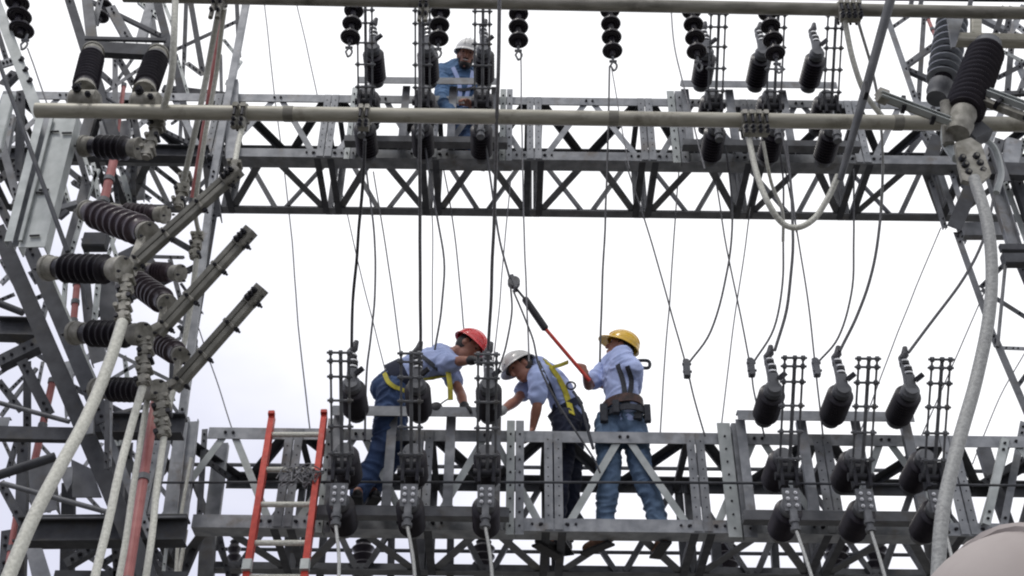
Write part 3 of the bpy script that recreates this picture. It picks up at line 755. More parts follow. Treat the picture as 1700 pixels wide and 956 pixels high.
# ------------------------------------------------------------------ the tubes across the top
def bus_clamp(root, p, r, n=3, wd=.05, drop=.12):
    c = MB()
    for i in range(n):
        x = (i - (n - 1) / 2) * wd
        c.lathe(p + V((x - wd * .36, 0, 0)), p + V((1, 0, 0)), [(0, r * 1.12), (.004, r * 1.28), (wd * .68, r * 1.28), (wd * .72, r * 1.12)], 20)
        for s in (-1, 1):
            c.T([p + V((x, s * r * 1.45, r * .5)), p + V((x, s * r * 1.45, -r * 1.7))], .009, 6, 1)
            c.B(p + V((x, s * r * 1.05, -.0)), p + V((x, s * r * 1.7, -.0)), wd * .7, r * .7, hint=V((0, 0, 1)))
    c.B(p + V((-wd * n * .42, 0, -r * 1.35)), p + V((wd * n * .42, 0, -r * 1.35)), r * .9, r * 2.6, hint=V((0, 0, 1)))
    for i in range(n):
        x = (i - (n - 1) / 2) * wd
        c.T([p + V((x, -r * .6, -r * 1.5)), p + V((x, -r * .6, -r * 1.5 - drop))], wd * .36, 10)
        c.bolt(p + V((x, -r * .6 - wd * .34, -r * 2.1)), (0, -1, -.3), .014, .02, 1)
        c.bolt(p + V((x, -r * .6 - wd * .34, -r * 2.1 - drop * .5)), (0, -1, -.3), .014, .02, 1)
    return c.build('clamp', ['alu', 'bolt'], root, smooth=False)
YP = 5.6
pa, pb2 = P(60, 183, YP), P(1800, 208, YP)
rp2 = wm(25.5, P(850, 193, YP)) / 2
bp = thing('bus_tube', 'long beige aluminium tube crossing in front of the upper girder', 'tube', P(850, 193, YP))
MB().T([pa.lerp(pb2, i / 40) for i in range(41)], rp2, 24).build('tube', 'pipe', bp, smooth=True)
def on(px, a, b, py):
    q = P(px, py, a.y)
    t = (q.x - a.x) / (b.x - a.x)
    return a.lerp(b, t)
for px_ in (470, 1010, 1480):
    q_ = on(px_, pa, pb2, 195)
    MB().lathe(q_, q_ + V((1, 0, 0)), [(0, rp2), (.004, rp2 * 1.07), (.06, rp2 * 1.07), (.064, rp2)], 24).build('joint_sleeve', 'topp', bp, smooth=True)
bus_clamp(bp, on(400, pa, pb2, 190), rp2, 2, .05, .08)
bus_clamp(bp, on(606, pa, pb2, 190), rp2, 2, .04, .06)
bus_clamp(bp, on(1251, pa, pb2, 200), rp2, 4, .045, .07)
YT = 5.4
rt = wm(21.5, P(850, 8, YT)) / 2
bt = thing('bus_tube', 'topmost beige aluminium tube running along the upper edge', 'tube', P(850, 12, YT))
ta = P(205, -7, YT)
tb2 = P(1820, 24, YT)
MB().T([ta.lerp(tb2, i / 40) for i in range(41)], rt, 24).build('tube', 'topp', bt, smooth=True)
bus_clamp(bt, on(365, ta, tb2, -3), rt, 2, .045, .17)
bus_clamp(bt, on(704, ta, tb2, 5), rt, 2, .04, .16)
bus_clamp(bt, on(1408, ta, tb2, 17), rt, 4, .04, .05)
o = thing('top_beam', 'dark steel beam along the top edge above the topmost tube', 'beam', P(1200, -8, 6.4))
MB().I(P(500, -26, 6.4), P(1820, -12, 6.4), .13, .10).build('beam', 'dark', o)
for x in (1512, 1528, 1610):
    MB().B(P(x + 3, -6, 6.0), P(x - 3, 24, 6.0), .03, .05).build('hanger', 'dark', o)

# ------------------------------------------------------------------ disc insulator strings
def disc_string(px, pytop, n, lb, Y=6.8, hard=True, r=.084, step=.166, name='disc_insulator_string', lean=0):
    root = thing(name, lb, 'insulator', P(px, pytop, Y), 'strings of dark disc insulators hanging from above')
    p = P(px, pytop, Y)
    for i in range(n):
        t = p - V((lean * i * .01, 0, i * step))
        MB().lathe(t, t - V((0, 0, 1)), [(0, .022), (.01, .034), (.055, .038), (.062, .055), (.072, .078), (.088, r), (.098, r * .97), (.094, r * .8), (.104, r * .72), (.096, r * .6), (.106, r * .5), (.10, .03), (.155, .02)], 26).build('disc', 'porc', root, smooth=True)
    e = p - V((lean * n * .01, 0, n * step))
    h = MB().T([e + V((0, 0, .02)), e - V((0, 0, .06))], .011, 8)
    if hard:
        h.T([e + V((-.03, 0, -.05)), e + V((.03, 0, -.05))], .012, 6)
        h.T(spline([e + V((0, 0, -.05)), e + V((.028, 0, -.09)), e + V((.02, 0, -.14)), e + V((0, 0, -.16))], 4), .009, 6)
        h.T([e + V((0, 0, -.05)), e + V((-.022, 0, -.10)), e + V((0, 0, -.16))], .009, 6)
    h.build('hook', 'mid', root)
    return e
for px, py, n, lb in ((589, 6, 3, 'disc insulator string hanging above the leftmost upper switch pole'),
                      (732, 8, 3, 'disc insulator string hanging just left of the upper worker in the white hard hat'),
                      (861, 11, 3, 'disc insulator string hanging to the right of the upper worker'),
                      (1012, 6, 4, 'disc insulator string hanging alone in the middle of the top edge'),
                      (1147, 7, 4, 'disc insulator string left of the upper right switch trio'),
                      (1273, 10, 4, 'disc insulator string between two switch poles at the upper right')):
    disc_string(px, py, n, lb)
disc_string(33, -8, 3, 'disc insulator string hanging in the top left corner', 6.6, r=.10, lean=-6)
disc_string(176, 0, 2, 'small disc insulator string seen through the steel at the upper left', 8.2, False)

# ------------------------------------------------------------------ post insulators under the crossbeam at the upper left
def simple_post(lb, a, b, wpx, n, mt='porc', capw=None, extra=None, group=None, core=.72):
    mid = (a + b) / 2
    R = wm(wpx, mid) / 2
    r = thing('post_insulator', lb, 'insulator', a, group)
    post_insulator(r, a, b, R * core, R, n, mt, 'alu', R * (capw or .8), .08)
    return r
gpi = 'post insulators of the left-hand switches'
i1 = simple_post('ribbed black post insulator under the dark crossbeam, nearest the sky at the upper left', P(154, 90, 5.95), P(141, 146, 5.7), 42, 10, core=.78, group=gpi)
i2 = simple_post('ribbed black post insulator under the dark crossbeam, beside the white hanging cables', P(261, 94, 5.95), P(241, 148, 5.7), 42, 10, core=.78, group=gpi)
for rt_, (x, y) in ((i1, (140, 168)), (i2, (243, 172))):
    p = P(x, y, 5.62)
    k = MB().lathe(p + V((-.10, 0, 0)), p + V((1, 0, 0)), [(0, .05), (.02, .075), (.18, .075), (.20, .05)], 20)
    k.B(p + V((0, .1, .08)), p + V((0, .03, -.02)), .12, .1)
    k.bolt(p + V((-.03, -.08, .03)), (0, -1, -.4), .03, .03, 1)
    k.bolt(p + V((.05, -.08, -.02)), (0, -1, -.4), .02, .02, 1)
    k.build('tube_clamp', ['alu', 'bolt'], rt_, smooth=True)

def clampstack(m_, px0, py0, px1, py1, Y, wpx, n=4, mm=0):
    a, b = P(px0, py0, Y), P(px1, py1, Y)
    w_ = wm(wpx, a)
    m_.T([a, b], w_ * .28, 10, mm)
    s_, u = frame(b - a, HX)
    for i in range(n):
        p = a.lerp(b, (i + .5) / n)
        jw = random.uniform(.62, .95)
        m_.B(p - (b - a) * (.36 / n), p + (b - a) * (.36 / n), w_ * jw, w_ * .6, m=mm)
        for g_ in (-1, 1):
            q = p + s_ * g_ * w_ * random.uniform(.25, .45) + (b - a) * random.uniform(-.1, .1) / n
            m_.T([q - u * w_ * .5, q + u * w_ * .35], w_ * .16, 7, 1 if (i + g_) % 3 == 0 else mm)

# ------------------------------------------------------------------ left disconnect switches with twin-bar arms
def left_switch(lb, ins, ins2, arm, elbow, terminal, Y, n1=7):
    root = thing('disconnect_switch', lb, 'switch', P(ins[0], ins[1], Y), 'disconnect switches with long twin-bar arms')
    a, b = P(ins[0], ins[1], Y + .12), P(ins[2], ins[3], Y - .05)
    R = wm(ins[4], a) / 2
    post_insulator(root, a, b, R * .68, R, n1, 'porc', 'alu', R * .8, .09)
    a2, b2 = P(ins2[0], ins2[1], Y + .45), P(ins2[2], ins2[3], Y + .05)
    R2 = wm(ins2[4], a2) / 2
    post_insulator(root, a2, b2, R2 * .7, R2, 7, 'porcb', 'alu', R2 * .66, .08)
    # arm: two parallel bars joined by spacers
    p0, p1 = P(arm[0], arm[1], Y), P(arm[2], arm[3], Y - .25)
    ww = wm(24, p0)
    s_, u = frame(p1 - p0, HX)
    for g_ in (-1, 1):
        q = s_ * g_ * ww * .25
        MB().B(p0 + q, p1 + q, ww * .46, ww * .6, hint=HX).build('arm_bar', 'arm', root)
    for t in (.08, .35, .66, .92):
        p = p0.lerp(p1, t)
        k = MB().B(p - s_ * ww * .5, p + s_ * ww * .5, .02, ww * .7, hint=u)
        k.bolt(p - s_ * ww * .60, -s_, .014, .02, 1)
        k.bolt(p - u * ww * .45, -u, .012, .014, 1)
        k.build('spacer', ['alu', 'bolt'], root)
    t_ = MB()
    e = (p1 - p0).normalized()
    t_.B(p1 - e * .09, p1 + e * .03, ww * .9, ww * .9)
    for k in range(3):
        t_.bolt(p1 - e * (.01 + .03 * k) - u * ww * .45, -u, .016, .024, 1)
        t_.T([p1 - e * (.01 + .035 * k) - s_ * ww * .5, p1 - e * (.01 + .035 * k) + s_ * ww * .56], .009, 6, 1)
    t_.build('contact_tip', ['alu', 'bolt'], root)
    h = MB()
    c = P(elbow[0], elbow[1], Y)
    rr = wm(elbow[2], c) / 2
    h.lathe(c + V((-rr, 0, 0)), c + V((1, 0, 0)), [(0, rr * .7), (rr * .3, rr * .9), (rr * 1.5, rr), (rr * 2, rr * .7)], 18)
    h.B(c, p0 + e * .06, rr * 1.1, rr * 1.0)
    h.B(p0 + e * .02, b2, rr * .8, rr * .7)
    h.bolt(c + V((0, -rr * .9, 0)), (0, -1, -.3), .022, .025, 1)
    h.build('hinge', ['alu', 'bolt'], root, smooth=True)
    k = MB()
    clampstack(k, *terminal, Y - .06, 26, 5)
    k.build('terminal_clamp', ['alu', 'bolt'], root)
    return root
left_switch('topmost disconnect switch at left, its long arm reaching up to the girder', (92, 445, 190, 447, 50), (150, 352, 240, 385, 50), (214, 445, 391, 286), (208, 446, 34), (212, 458, 203, 535), 5.6)
left_switch('middle disconnect switch at left, its arm ending in the open sky', (136, 553, 224, 555, 46), (222, 465, 274, 502, 42), (262, 552, 412, 388), (240, 556, 30), (242, 562, 238, 640), 5.75, 6)
left_switch('lowest disconnect switch at left, arm tip farthest right in the sky', (172, 646, 250, 648, 42), (250, 560, 296, 588, 38), (288, 645, 430, 484), (268, 646, 26), (268, 655, 272, 725), 5.9, 6)
# further post insulators behind
simple_post('horizontal black post insulator just below the beige tube at the upper left', P(150, 243, 6.3), P(222, 246, 6.2), 42, 5, group=gpi)
simple_post('small horizontal insulator half hidden behind the topmost switch arm', P(196, 352, 6.9), P(264, 356, 6.8), 34, 6, 'porcb', group=gpi)
simple_post('small horizontal insulator between the two upper switch arms', P(246, 450, 6.9), P(290, 453, 6.8), 34, 5, 'porcb', group=gpi)
def clamp_thing(lb, pts, Y, w_, n):
    r = thing('cable_clamp', lb, 'clamp', P(pts[0], pts[1], Y), 'cast clamps at the ends of the left-hand cables')
    k = MB()
    clampstack(k, *pts, Y, w_, n)
    k.build('clamp_body', ['alu', 'bolt'], r)
clamp_thing('cast clamp below the white cable end at the beige tube, above the horizontal black insulator', (272, 178, 242, 262), 5.7, 24, 4)
clamp_thing('cast clamp at the foot of the leaning white cable beside the red pole', (310, 285, 296, 345), 6.3, 22, 3)
clamp_thing('cast clamp hanging between the top two switch arms, near the column edge', (330, 385, 322, 430), 6.6, 20, 3)
clamp_thing('cast clamp on the short cable at the tip of the topmost switch arm', (392, 268, 384, 292), 5.5, 22, 2)

# ------------------------------------------------------------------ right foreground switch
rs = thing('disconnect_switch', 'large near disconnect switch at the upper right with two thick insulators and a bolted pad', 'switch', P(1600, 200, 5.6))
aa, ab = P(1582, 28, 5.85), P(1564, 138, 5.85)
R = wm(52, aa) / 2
L_ = (ab - aa).length
MB().lathe(aa, ab, shed_profile(L_, R * .50, R * .55, 3, .01), 24).build('insulator', 'porc', rs, smooth=True)
for i in range(9):
    p = aa.lerp(ab, (i + .7) / 9.6)
    q = p + (ab - aa)
    MB().lathe(p, q, [(0, R * .58), (.010, R * .80), (.018, R * .82), (.012, R * .60)], 28).build('shed', 'porc', rs, smooth=True)
    MB().lathe(p, q, [(.010, R * .805), (.014, R * .92), (.022, R), (.028, R * .97), (.024, R * .88), (.019, R * .815)], 28).build('shed_rim', 'porcg', rs, smooth=True)  # rim painted pale, as if lit through from behind
MB().lathe(ab, P(1552, 172, 5.85), [(0, .06), (.02, .085), (.10, .085), (.12, .07), (.17, .07)], 20).build('base', 'mid', rs, smooth=True)
ba, bb_ = P(1637, 86, 5.5), P(1600, 186, 5.3)
R = wm(62, ba) / 2
MB().lathe(ba, bb_, shed_profile((bb_ - ba).length, R * .82, R, 13, .01), 32).build('insulator', 'porc', rs, smooth=True)
MB().lathe(P(1641, 70, 5.5), ba, [(0, R * .5), (.02, R * .72), (.08, R * .75), (.09, R * .6)], 20).build('end_cap', 'mid', rs, smooth=True)
MB().lathe(bb_, P(1590, 222, 5.3), [(0, R * .62), (.03, R * .66), (.10, R * .58), (.12, R * .66), (.2, R * .55)], 20).build('end_cap', 'alu', rs, smooth=True)
MB().plate([P(1571, 16, 5.5), P(1604, 16, 5.5), P(1586, 78, 5.5), P(1580, 78, 5.5)], .02).build('bracket', 'steel', rs)
MB().B(P(1586, 66, 5.55), P(1780, 70, 5.55), wm(20, P(1650, 66, 5.5)), .08).build('crossbar', 'pipe', rs)
MB().B(P(1620, 18, 5.6), P(1620, 60, 5.6), wm(16, P(1620, 40, 5.6)), .06).build('bracket', 'pipe', rs)
for (x0, y0, x1, y1, wp) in ((1572, 200, 1458, 157, 24), (1636, 160, 1790, 218, 24)):
    p0, p1 = P(x0, y0, 5.25), P(x1, y1, 5.1)
    ww = wm(wp, p0)
    s_, u = frame(p1 - p0, HX)
    for g_ in (-1, 1):
        q = s_ * g_ * ww * .25
        MB().Ch(p0 + q, p1 + q, ww * .42, ww * .5, .006, hint=HX if g_ < 0 else -HX).build('arm_bar', 'light' if g_ > 0 else 'alu', rs)
    e = (p1 - p0).normalized()
    MB().B(p1 - e * .06, p1, ww * 1.0, ww * .7).build('arm_tip', 'alu', rs)
    for t in (.1, .3, .55):
        MB().B(p0 + e * t - s_ * ww * .5, p0 + e * t + s_ * ww * .6, .025, ww * .7).build('arm_spacer', 'bolt', rs)
pd = MB().plate([P(1586, 236, 5.2), P(1612, 228, 5.2), P(1630, 240, 5.2), P(1646, 288, 5.15), P(1626, 306, 5.15), P(1598, 298, 5.15), P(1592, 270, 5.2)], .035)
for (x, y) in ((1598, 260), (1603, 271), (1608, 284), (1621, 257), (1627, 269), (1632, 281)):
    p = P(x, y, 5.17)
    pd.lathe(p + V((0, .02, 0)), p + V((0, -1, -.3)), [(0, .02), (.028, .02), (.03, .012)], 12, 1)
    pd.lathe(p + V((0, .02, 0)), p + V((0, -1, -.3)), [(0, .009), (.04, .009)], 8, 2)
pd.build('terminal_pad', ['alu', 'bolt', 'alu'], rs, smooth=True)
MB().T(spline([P(1573, 205, 5.4), P(1572, 235, 5.4), P(1590, 262, 5.35)], 5), wm(9, ba) , 10).build('link', 'light', rs, smooth=True)
MB().T(spline([P(1625, 225, 5.5), P(1650, 245, 5.5), P(1662, 285, 5.5), P(1654, 320, 5.5)], 5), wm(5, ba), 8).build('link', 'light', rs, smooth=True)
MB().B(P(1582, 190, 5.4), P(1630, 232, 5.4), wm(40, ba), .1).build('hinge', 'mid', rs)
MB().T([P(1570, 170, 5.3), P(1575, 240, 5.35)], wm(9, ba), 10).build('hinge', 'alu', rs, smooth=True)

# ------------------------------------------------------------------ cables and wires
def cable(lb, pts, wpx, mt, Y=7.6, name='wire', k=6, clamp=None):
    pp = [P(p[0], p[1], p[2] if len(p) > 2 else Y) for p in pts]
    r = wm(wpx, pp[0]) / 2
    sp = spline(pp, k)
    sp = [q + V((noise.noise(q * 2.3), noise.noise(q * 2.3 + V((9, 0, 0))), 0)) * .006 for q in sp]
    o = MB().T(sp, r, 8 if wpx < 8 else 14).build(name, mt, smooth=True)
    o.name = name
    tag(o, lb, 'cable' if name == 'cable' else 'wire')
    if clamp:
        c = P(*clamp, Y)
        z = V((0, 0, 1))
        cm = MB().B(c - z * .07, c + z * .07, .05, .06)
        cm.T([c - z * .075, c + z * .085], .026, 10)
        for s in (-.035, .035):
            cm.T([c + V((-.035, -.02, s)), c + V((.035, -.02, s))], .012, 6)
        ob = cm.build('clamp', 'mid', o)
    return o
W = lambda *a, **k: cable(*a, **k)
# hanging thick cables
T = 'cable'
W('thick pale cable sweeping from the topmost left clamp to the bottom left corner', [(203, 535, 5.5), (182, 600, 5.4), (150, 680, 5.3), (100, 775, 5.1), (55, 860, 5.0), (8, 975, 4.9)], 19, 'cable', name=T)
W('pale cable hanging from the middle left clamp to the bottom edge', [(238, 640, 5.7), (215, 720, 5.7), (190, 820, 5.6), (155, 975, 5.5)], 13, 'cable', name=T)
W('pale cable hanging from the lowest left clamp', [(272, 720, 5.85), (262, 800, 5.8), (250, 900, 5.7), (240, 975, 5.7)], 11, 'cable', name=T)
W('pale cable lying along the left side of the lower faded red pole', [(247, 650, 5.9), (232, 740, 5.85), (214, 860, 5.8), (196, 975, 5.7)], 10, 'cable', name=T)
W('near white cable hanging straight from the top edge down to the beige tube clamp', [(292, -10, 5.2), (289, 60, 5.25), (283, 130, 5.4), (268, 190, 5.6)], 11, 'cable', name=T)
W('white cable leaning from the upper left tube clamp, left of the upper red pole', [(364, 14, 5.4), (346, 110, 5.7), (328, 200, 5.9), (305, 300, 6.2)], 10, 'cable', name=T)
W('white cable from the upper left tube clamp passing right of the red pole', [(373, 14, 5.4), (360, 110, 5.8), (340, 230, 6.1), (325, 340, 6.4), (330, 390, 6.6)], 8, 'cable', name=T)
W('short white cable from the tube clamp down to the topmost switch arm tip', [(402, 212, 5.6), (396, 240, 5.55), (390, 270, 5.5)], 9, 'cable', name=T)
W('short pale cable hanging between column and lowest left clamp', [(326, 430, 6.6), (318, 500, 6.7), (300, 600, 6.8), (280, 680, 6.8)], 9, 'cable', Y=6.7, name=T)
W('thin pale cable behind the lowest left switch running to the bottom edge', [(318, 760, 7.9), (300, 860, 7.9), (290, 975, 7.9)], 6, 'cable', name=T)
W('thick grey cable bowing down the right edge from the bolted pad', [(1616, 296, 5.15), (1638, 360, 5.1), (1647, 440, 5.1), (1642, 530, 5.1), (1620, 630, 5.1), (1590, 740, 5.05), (1566, 850, 5.0), (1556, 975, 5.0)], 19, 'gcable', name=T)
W('grey cable loop hanging from the four-bolt tube clamp, curving up to the dark slanting strut', [(1392, 290, 5.55), (1376, 325, 5.6), (1352, 362, 5.65), (1324, 378, 5.65), (1298, 370, 5.65), (1274, 335, 5.6), (1255, 285, 5.6), (1243, 232, 5.6)], 10, 'cable', name=T)
sl_ = MB().T([P(1481, -10, 5.0), P(1434, 160, 5.25), P(1395, 298, 5.5)], [.030, .027, .020], 14).build('slanting_strut', 'mid', smooth=True)
tag(sl_, 'dark straight strut slanting down from the top right to the pale cable loop', 'strut')
W('pale cable from the upper right tube clamp down to the beige tube', [(1402, 34, 5.4), (1416, 100, 5.5), (1436, 155, 5.6), (1470, 200, 5.7)], 9, 'cable', name=T)
W('slim pale cable from the upper right tube clamp bending down past the girder', [(1424, 34, 5.4), (1446, 110, 5.7), (1460, 180, 6.2), (1466, 270, 6.6), (1462, 350, 7.0)], 5, 'gcable', name=T)
W('pale cable from the four-bolt tube clamp slanting down to the loop', [(1266, 235, 5.6), (1280, 300, 5.8), (1298, 350, 6.3), (1300, 400, 6.8)], 6, 'cable', name=T)
W('white cable dropping from the central tube clamp beside the upper left switch pole', [(606, 232, 5.6), (602, 300, 6.0), (594, 400, 6.6), (586, 500, 7.2), (584, 576, 7.45)], 6, 'wire', name=T)
W('pale cable hanging from the tube clamp left of the upper worker, down the open middle', [(697, 35, 5.4), (697, 200, 5.8), (698, 400, 6.6), (698, 580, 7.45)], 6, 'twire', name=T)
W('dark cable running the full height just right of the upper worker', [(830, -10, 5.0), (826, 150, 5.4), (821, 330, 6.2), (816, 470, 6.9), (811, 580, 7.45)], 6.5, 'twire', name=T)
for i, lb in ((0, 'pale drop cable below the pole right of the ladder'), (1, 'pale drop cable below the pole of the red-hatted worker'), (2, 'pale drop cable below the pole left of the white-hatted worker'),
              (3, 'pale drop cable below the first pole of the right trio'), (4, 'pale drop cable below the middle pole of the right trio'), (5, 'pale drop cable below the last pole of the right trio')):
    b = bases[i]
    e = [P(562, 975, 7.1), P(690, 975, 7.1), P(818, 975, 7.1), P(1353, 975, 7.1), P(1474, 975, 7.1), P(1592, 975, 7.1)][i]
    s0 = b + V((0, -.47, -.2))
    o = MB().T(spline([s0, s0.lerp(e, .5) + V((.01, .02, 0)), e], 6), .0115, 10).build('cable', 'gcable', smooth=True)
    tag(o, lb, 'cable', 'drop cables below the lower switch poles')
# thin wires in the sky
W('hair-thin wire farthest left in the upper sky, continuing down past the ladder top', [(438, -5), (455, 150), (482, 370), (495, 540), (514, 705), (517, 730)], 1.8, 'twire', Y=9.6)
W('hair-thin wire slanting through the upper sky left of the insulators', [(490, -5), (525, 150), (545, 260)], 1.8, 'twire', Y=9.6)
W('thin wire slanting from the disc string in the top left corner', [(46, 80), (60, 118), (80, 178)], 2.4, 'twire', Y=6.6)
W('thin wire curving from the upper girder down to the ladder side of the red-hatted worker', [(608, 280), (620, 380), (623, 480), (616, 560), (608, 620), (606, 730)], 3.2, 'wire', Y=7.9)
W('faint wire left of centre ending behind the bent back', [(556, 270), (582, 380), (608, 490), (640, 618)], 1.7, 'twire', Y=9.2)
W('faint wire slanting towards the hips of the red-hatted worker', [(620, 285), (645, 440), (666, 600)], 2.2, 'twire', Y=8.9)
W('wire swinging from the upper girder to the shoulders of the red-hatted worker', [(704, 235), (722, 340), (737, 430), (733, 510), (722, 580)], 3.2, 'wire', Y=7.8)
W('thin straight wire just right of the central dark cable', [(714, 280), (718, 400), (718, 590)], 1.8, 'twire', Y=8.8)
W('thin wire ending at the top of the red hard hat', [(735, 270), (752, 370), (764, 480), (770, 545)], 2.2, 'twire', Y=8.8)
W('wire running from the upper worker down to the pulley on the stick', [(805, 232), (815, 300), (830, 400), (846, 462)], 3.4, 'wire', Y=7.8)
W('thin wire falling beside the pulley towards the white-hatted worker', [(848, 300), (836, 420), (828, 520), (818, 610)], 2.0, 'twire', Y=8.2)
W('rope hanging from the pulley to the switch pole', [(847, 475), (849, 520), (840, 575), (826, 620), (820, 680)], 3.2, 'wire', Y=7.7)
W('slack rope from the pulley across the back of the white-hatted worker', [(852, 482), (872, 530), (886, 565), (897, 610), (925, 668), (955, 715), (985, 760), (996, 785)], 3.2, 'wire', Y=7.85)
W('thin wire dropping from the disc string right of the upper worker', [(864, 85), (867, 250), (870, 380), (874, 480), (879, 600)], 2.4, 'twire', Y=8.0)
W('straight wire hanging alone in the middle of the open sky', [(1012, 110), (1008, 270), (1003, 400), (999, 500), (996, 600)], 3.0, 'wire', Y=7.6)
W('faint wire slanting from the lone disc string', [(1015, 110), (1030, 200), (1045, 280)], 1.8, 'twire', Y=7.6)
W('thin wire bowing down from the top edge to the upper right mounting frame', [(1114, 10), (1120, 80), (1135, 140), (1150, 200), (1170, 280)], 2.4, 'twire', Y=7.6)
W('faint wire leaning left of the yellow-hatted worker across to the girder', [(1128, 270), (1120, 375), (1114, 470), (1105, 580), (1096, 726)], 2.2, 'twire', Y=8.8)
W('slanting wire with the leftmost in-line clamp above the girder', [(1038, 268), (1072, 370), (1104, 480), (1139, 606), (1152, 660), (1170, 724)], 2.6, 'wire', Y=8.0, clamp=(1140, 613))
W('curved wire swinging down to the leftmost in-line clamp', [(1200, 222), (1211, 290), (1216, 380), (1205, 460), (1180, 550), (1143, 603)], 3.2, 'wire', Y=8.0)
W('slanting wire with the middle in-line clamp above the girder', [(1188, 300), (1212, 440), (1245, 602), (1252, 650), (1269, 726)], 2.6, 'wire', Y=8.0, clamp=(1247, 611))
W('curved wire swinging down to the middle in-line clamp', [(1290, 222), (1300, 300), (1300, 395), (1299, 470), (1285, 545), (1251, 602)], 3.2, 'wire', Y=8.0)
W('slanting wire with the rightmost in-line clamp above the girder', [(1303, 280), (1322, 380), (1340, 490), (1353, 602), (1358, 650), (1367, 727)], 2.6, 'wire', Y=8.0, clamp=(1355, 611))
W('curved wire swinging down to the rightmost in-line clamp', [(1417, 280), (1418, 400), (1413, 490), (1392, 560), (1358, 602)], 3.2, 'wire', Y=8.0)
W('dark cable curving down to the first pole of the lower right trio', [(1298, 222), (1312, 300), (1316, 400), (1308, 500), (1286, 582)], 4.6, 'wire', Y=7.5)
W('dark cable curving down to the middle pole of the lower right trio', [(1466, 270), (1462, 350), (1450, 440), (1424, 520), (1394, 583)], 4.6, 'wire', Y=7.5)
W('dark cable curving from the right column to the last pole of the right trio', [(1655, 290), (1636, 390), (1600, 462), (1550, 530), (1508, 585)], 4.6, 'wire', Y=7.4)
W('faint wire slanting from the upper girder towards the gap in the right trio', [(1255, 275), (1242, 375), (1228, 470), (1212, 590), (1195, 728)], 2.0, 'twire', Y=8.8)
W('faint slanting wire beside the right column in the open sky', [(1562, 378), (1500, 528), (1450, 660), (1424, 728)], 1.9, 'twire', Y=9.0)
W('faint wire slanting from the right column down through the lower girder', [(1640, 470), (1580, 610), (1510, 770)], 1.9, 'twire', Y=9.0)
W('faint wire at the far right edge above the lower girder', [(1710, 570), (1660, 660), (1615, 770)], 1.9, 'twire', Y=9.0)
W('thin wire slanting below the lowest switch arm to the girder corner', [(330, 545), (352, 610), (384, 708), (390, 728)], 2.0, 'twire', Y=8.9)
W('thin dark wire at the right crossing the loop', [(1306, 235), (1313, 300), (1322, 385)], 2.6, 'wire', Y=7.0)

# red poles
def pole_t(lb, a, b, wpx, mt):
    pa_, pb_ = P(*a), P(*b)
    r = thing('insulated_pole', lb, 'pole', pb_, 'red insulating poles at the left')
    m_ = MB().T([pa_, pb_], wm(wpx, pa_) / 2, 14)
    m_.build('shaft', mt, r, smooth=True)
    for t in (.02, .5, .98):
        f_ = MB()
        p = pa_.lerp(pb_, t)
        f_.T([p - (pb_ - pa_).normalized() * .02, p + (pb_ - pa_).normalized() * .02], wm(wpx, pa_) / 2 * 1.25, 14)
        f_.build('ferrule', 'mid', r, smooth=True)
pole_t('faded red pole leaning between the two white cables at upper left', (370, 22, 5.9), (318, 340, 6.6), 9, 'pink')
pole_t('faded red pole beside the pale cable at lower left', (262, 640, 6.2), (210, 975, 5.9), 15, 'pink')
pole_t('short red pole seen through the steel below the horizontal black insulator', (190, 262, 7.3), (172, 335, 7.3), 14, 'pink')
pole_t('dull red pole behind the inclined dark legs at left', (88, 630, 7.7), (52, 790, 7.7), 12, 'pink')
pole_t('red pole end in the bottom left corner', (28, 850, 7.4), (8, 975, 7.4), 10, 'pink')
pole_t('thin red pole behind the left post insulators', (206, 140, 7.9), (194, 225, 7.9), 7, 'pink')
pole_t('thin faded red pole at the right column top', (1540, 30, 8.7), (1556, 68, 8.7), 6, 'pink')
pole_t('dull red pole behind the middle disconnect switch', (128, 470, 7.7), (122, 535, 7.7), 11, 'pink')

# ------------------------------------------------------------------ background apparatus below the girder
gb = 'dark upright insulators behind the lower girder'
for (x, lb, sc) in ((602, 'dark upright insulator below the boots of the red-hatted worker', 1), (802, 'dark upright insulator seen under the left switch frame', 1),
                    (1205, 'dark upright insulator left of the right trio, under the girder', 1.1), (1388, 'dark upright insulator beneath the middle of the right trio', 1.1), (1455, 'dark upright insulator beneath the right trio, second from its right end', .9),
                    (388, 'small dark upright insulator left of the ladder foot', .6)):
    a, b = P(x, 990, 9.9), P(x + 1, 905, 9.9)
    r = thing('upright_insulator', lb, 'insulator', a, gb)
    MB().lathe(a, b, shed_profile((b - a).length, .07 * sc, .10 * sc, 6, .01), 20).build('insulator', 'porc', r, smooth=True)
    MB().lathe(b, b + V((0, 0, 1)), [(0, .05 * sc), (.03, .07 * sc), (.06, .03 * sc), (.10, .04 * sc), (.11, .02)], 14).build('top_cap', 'bolt', r, smooth=True)
for (x0, x1, wp, lb) in ((650, 648, 12, 'grey column behind the girder below the frame of the red-hatted worker'), (700, 700, 20, 'wide dark column behind the girder under the middle left pole'), (748, 747, 12, 'narrow grey column behind the girder right of the wide dark one'),
                         (1187, 1196, 16, 'round grey column behind the girder left of the right trio'), (480, 482, 16, 'dark column behind the girder between the ladder rails'), (538, 528, 13, 'grey column just right of the ladder foot'), (1285, 1292, 12, 'dark column under the right mounting frame')):
    o = MB().L(P(x0, 880, 8.95), P(x1, 990, 9.1), wm(wp, P(x0, 900, 9)), .06).build('column', 'mid')
    tag(o, lb, 'column', 'columns seen under the lower girder')

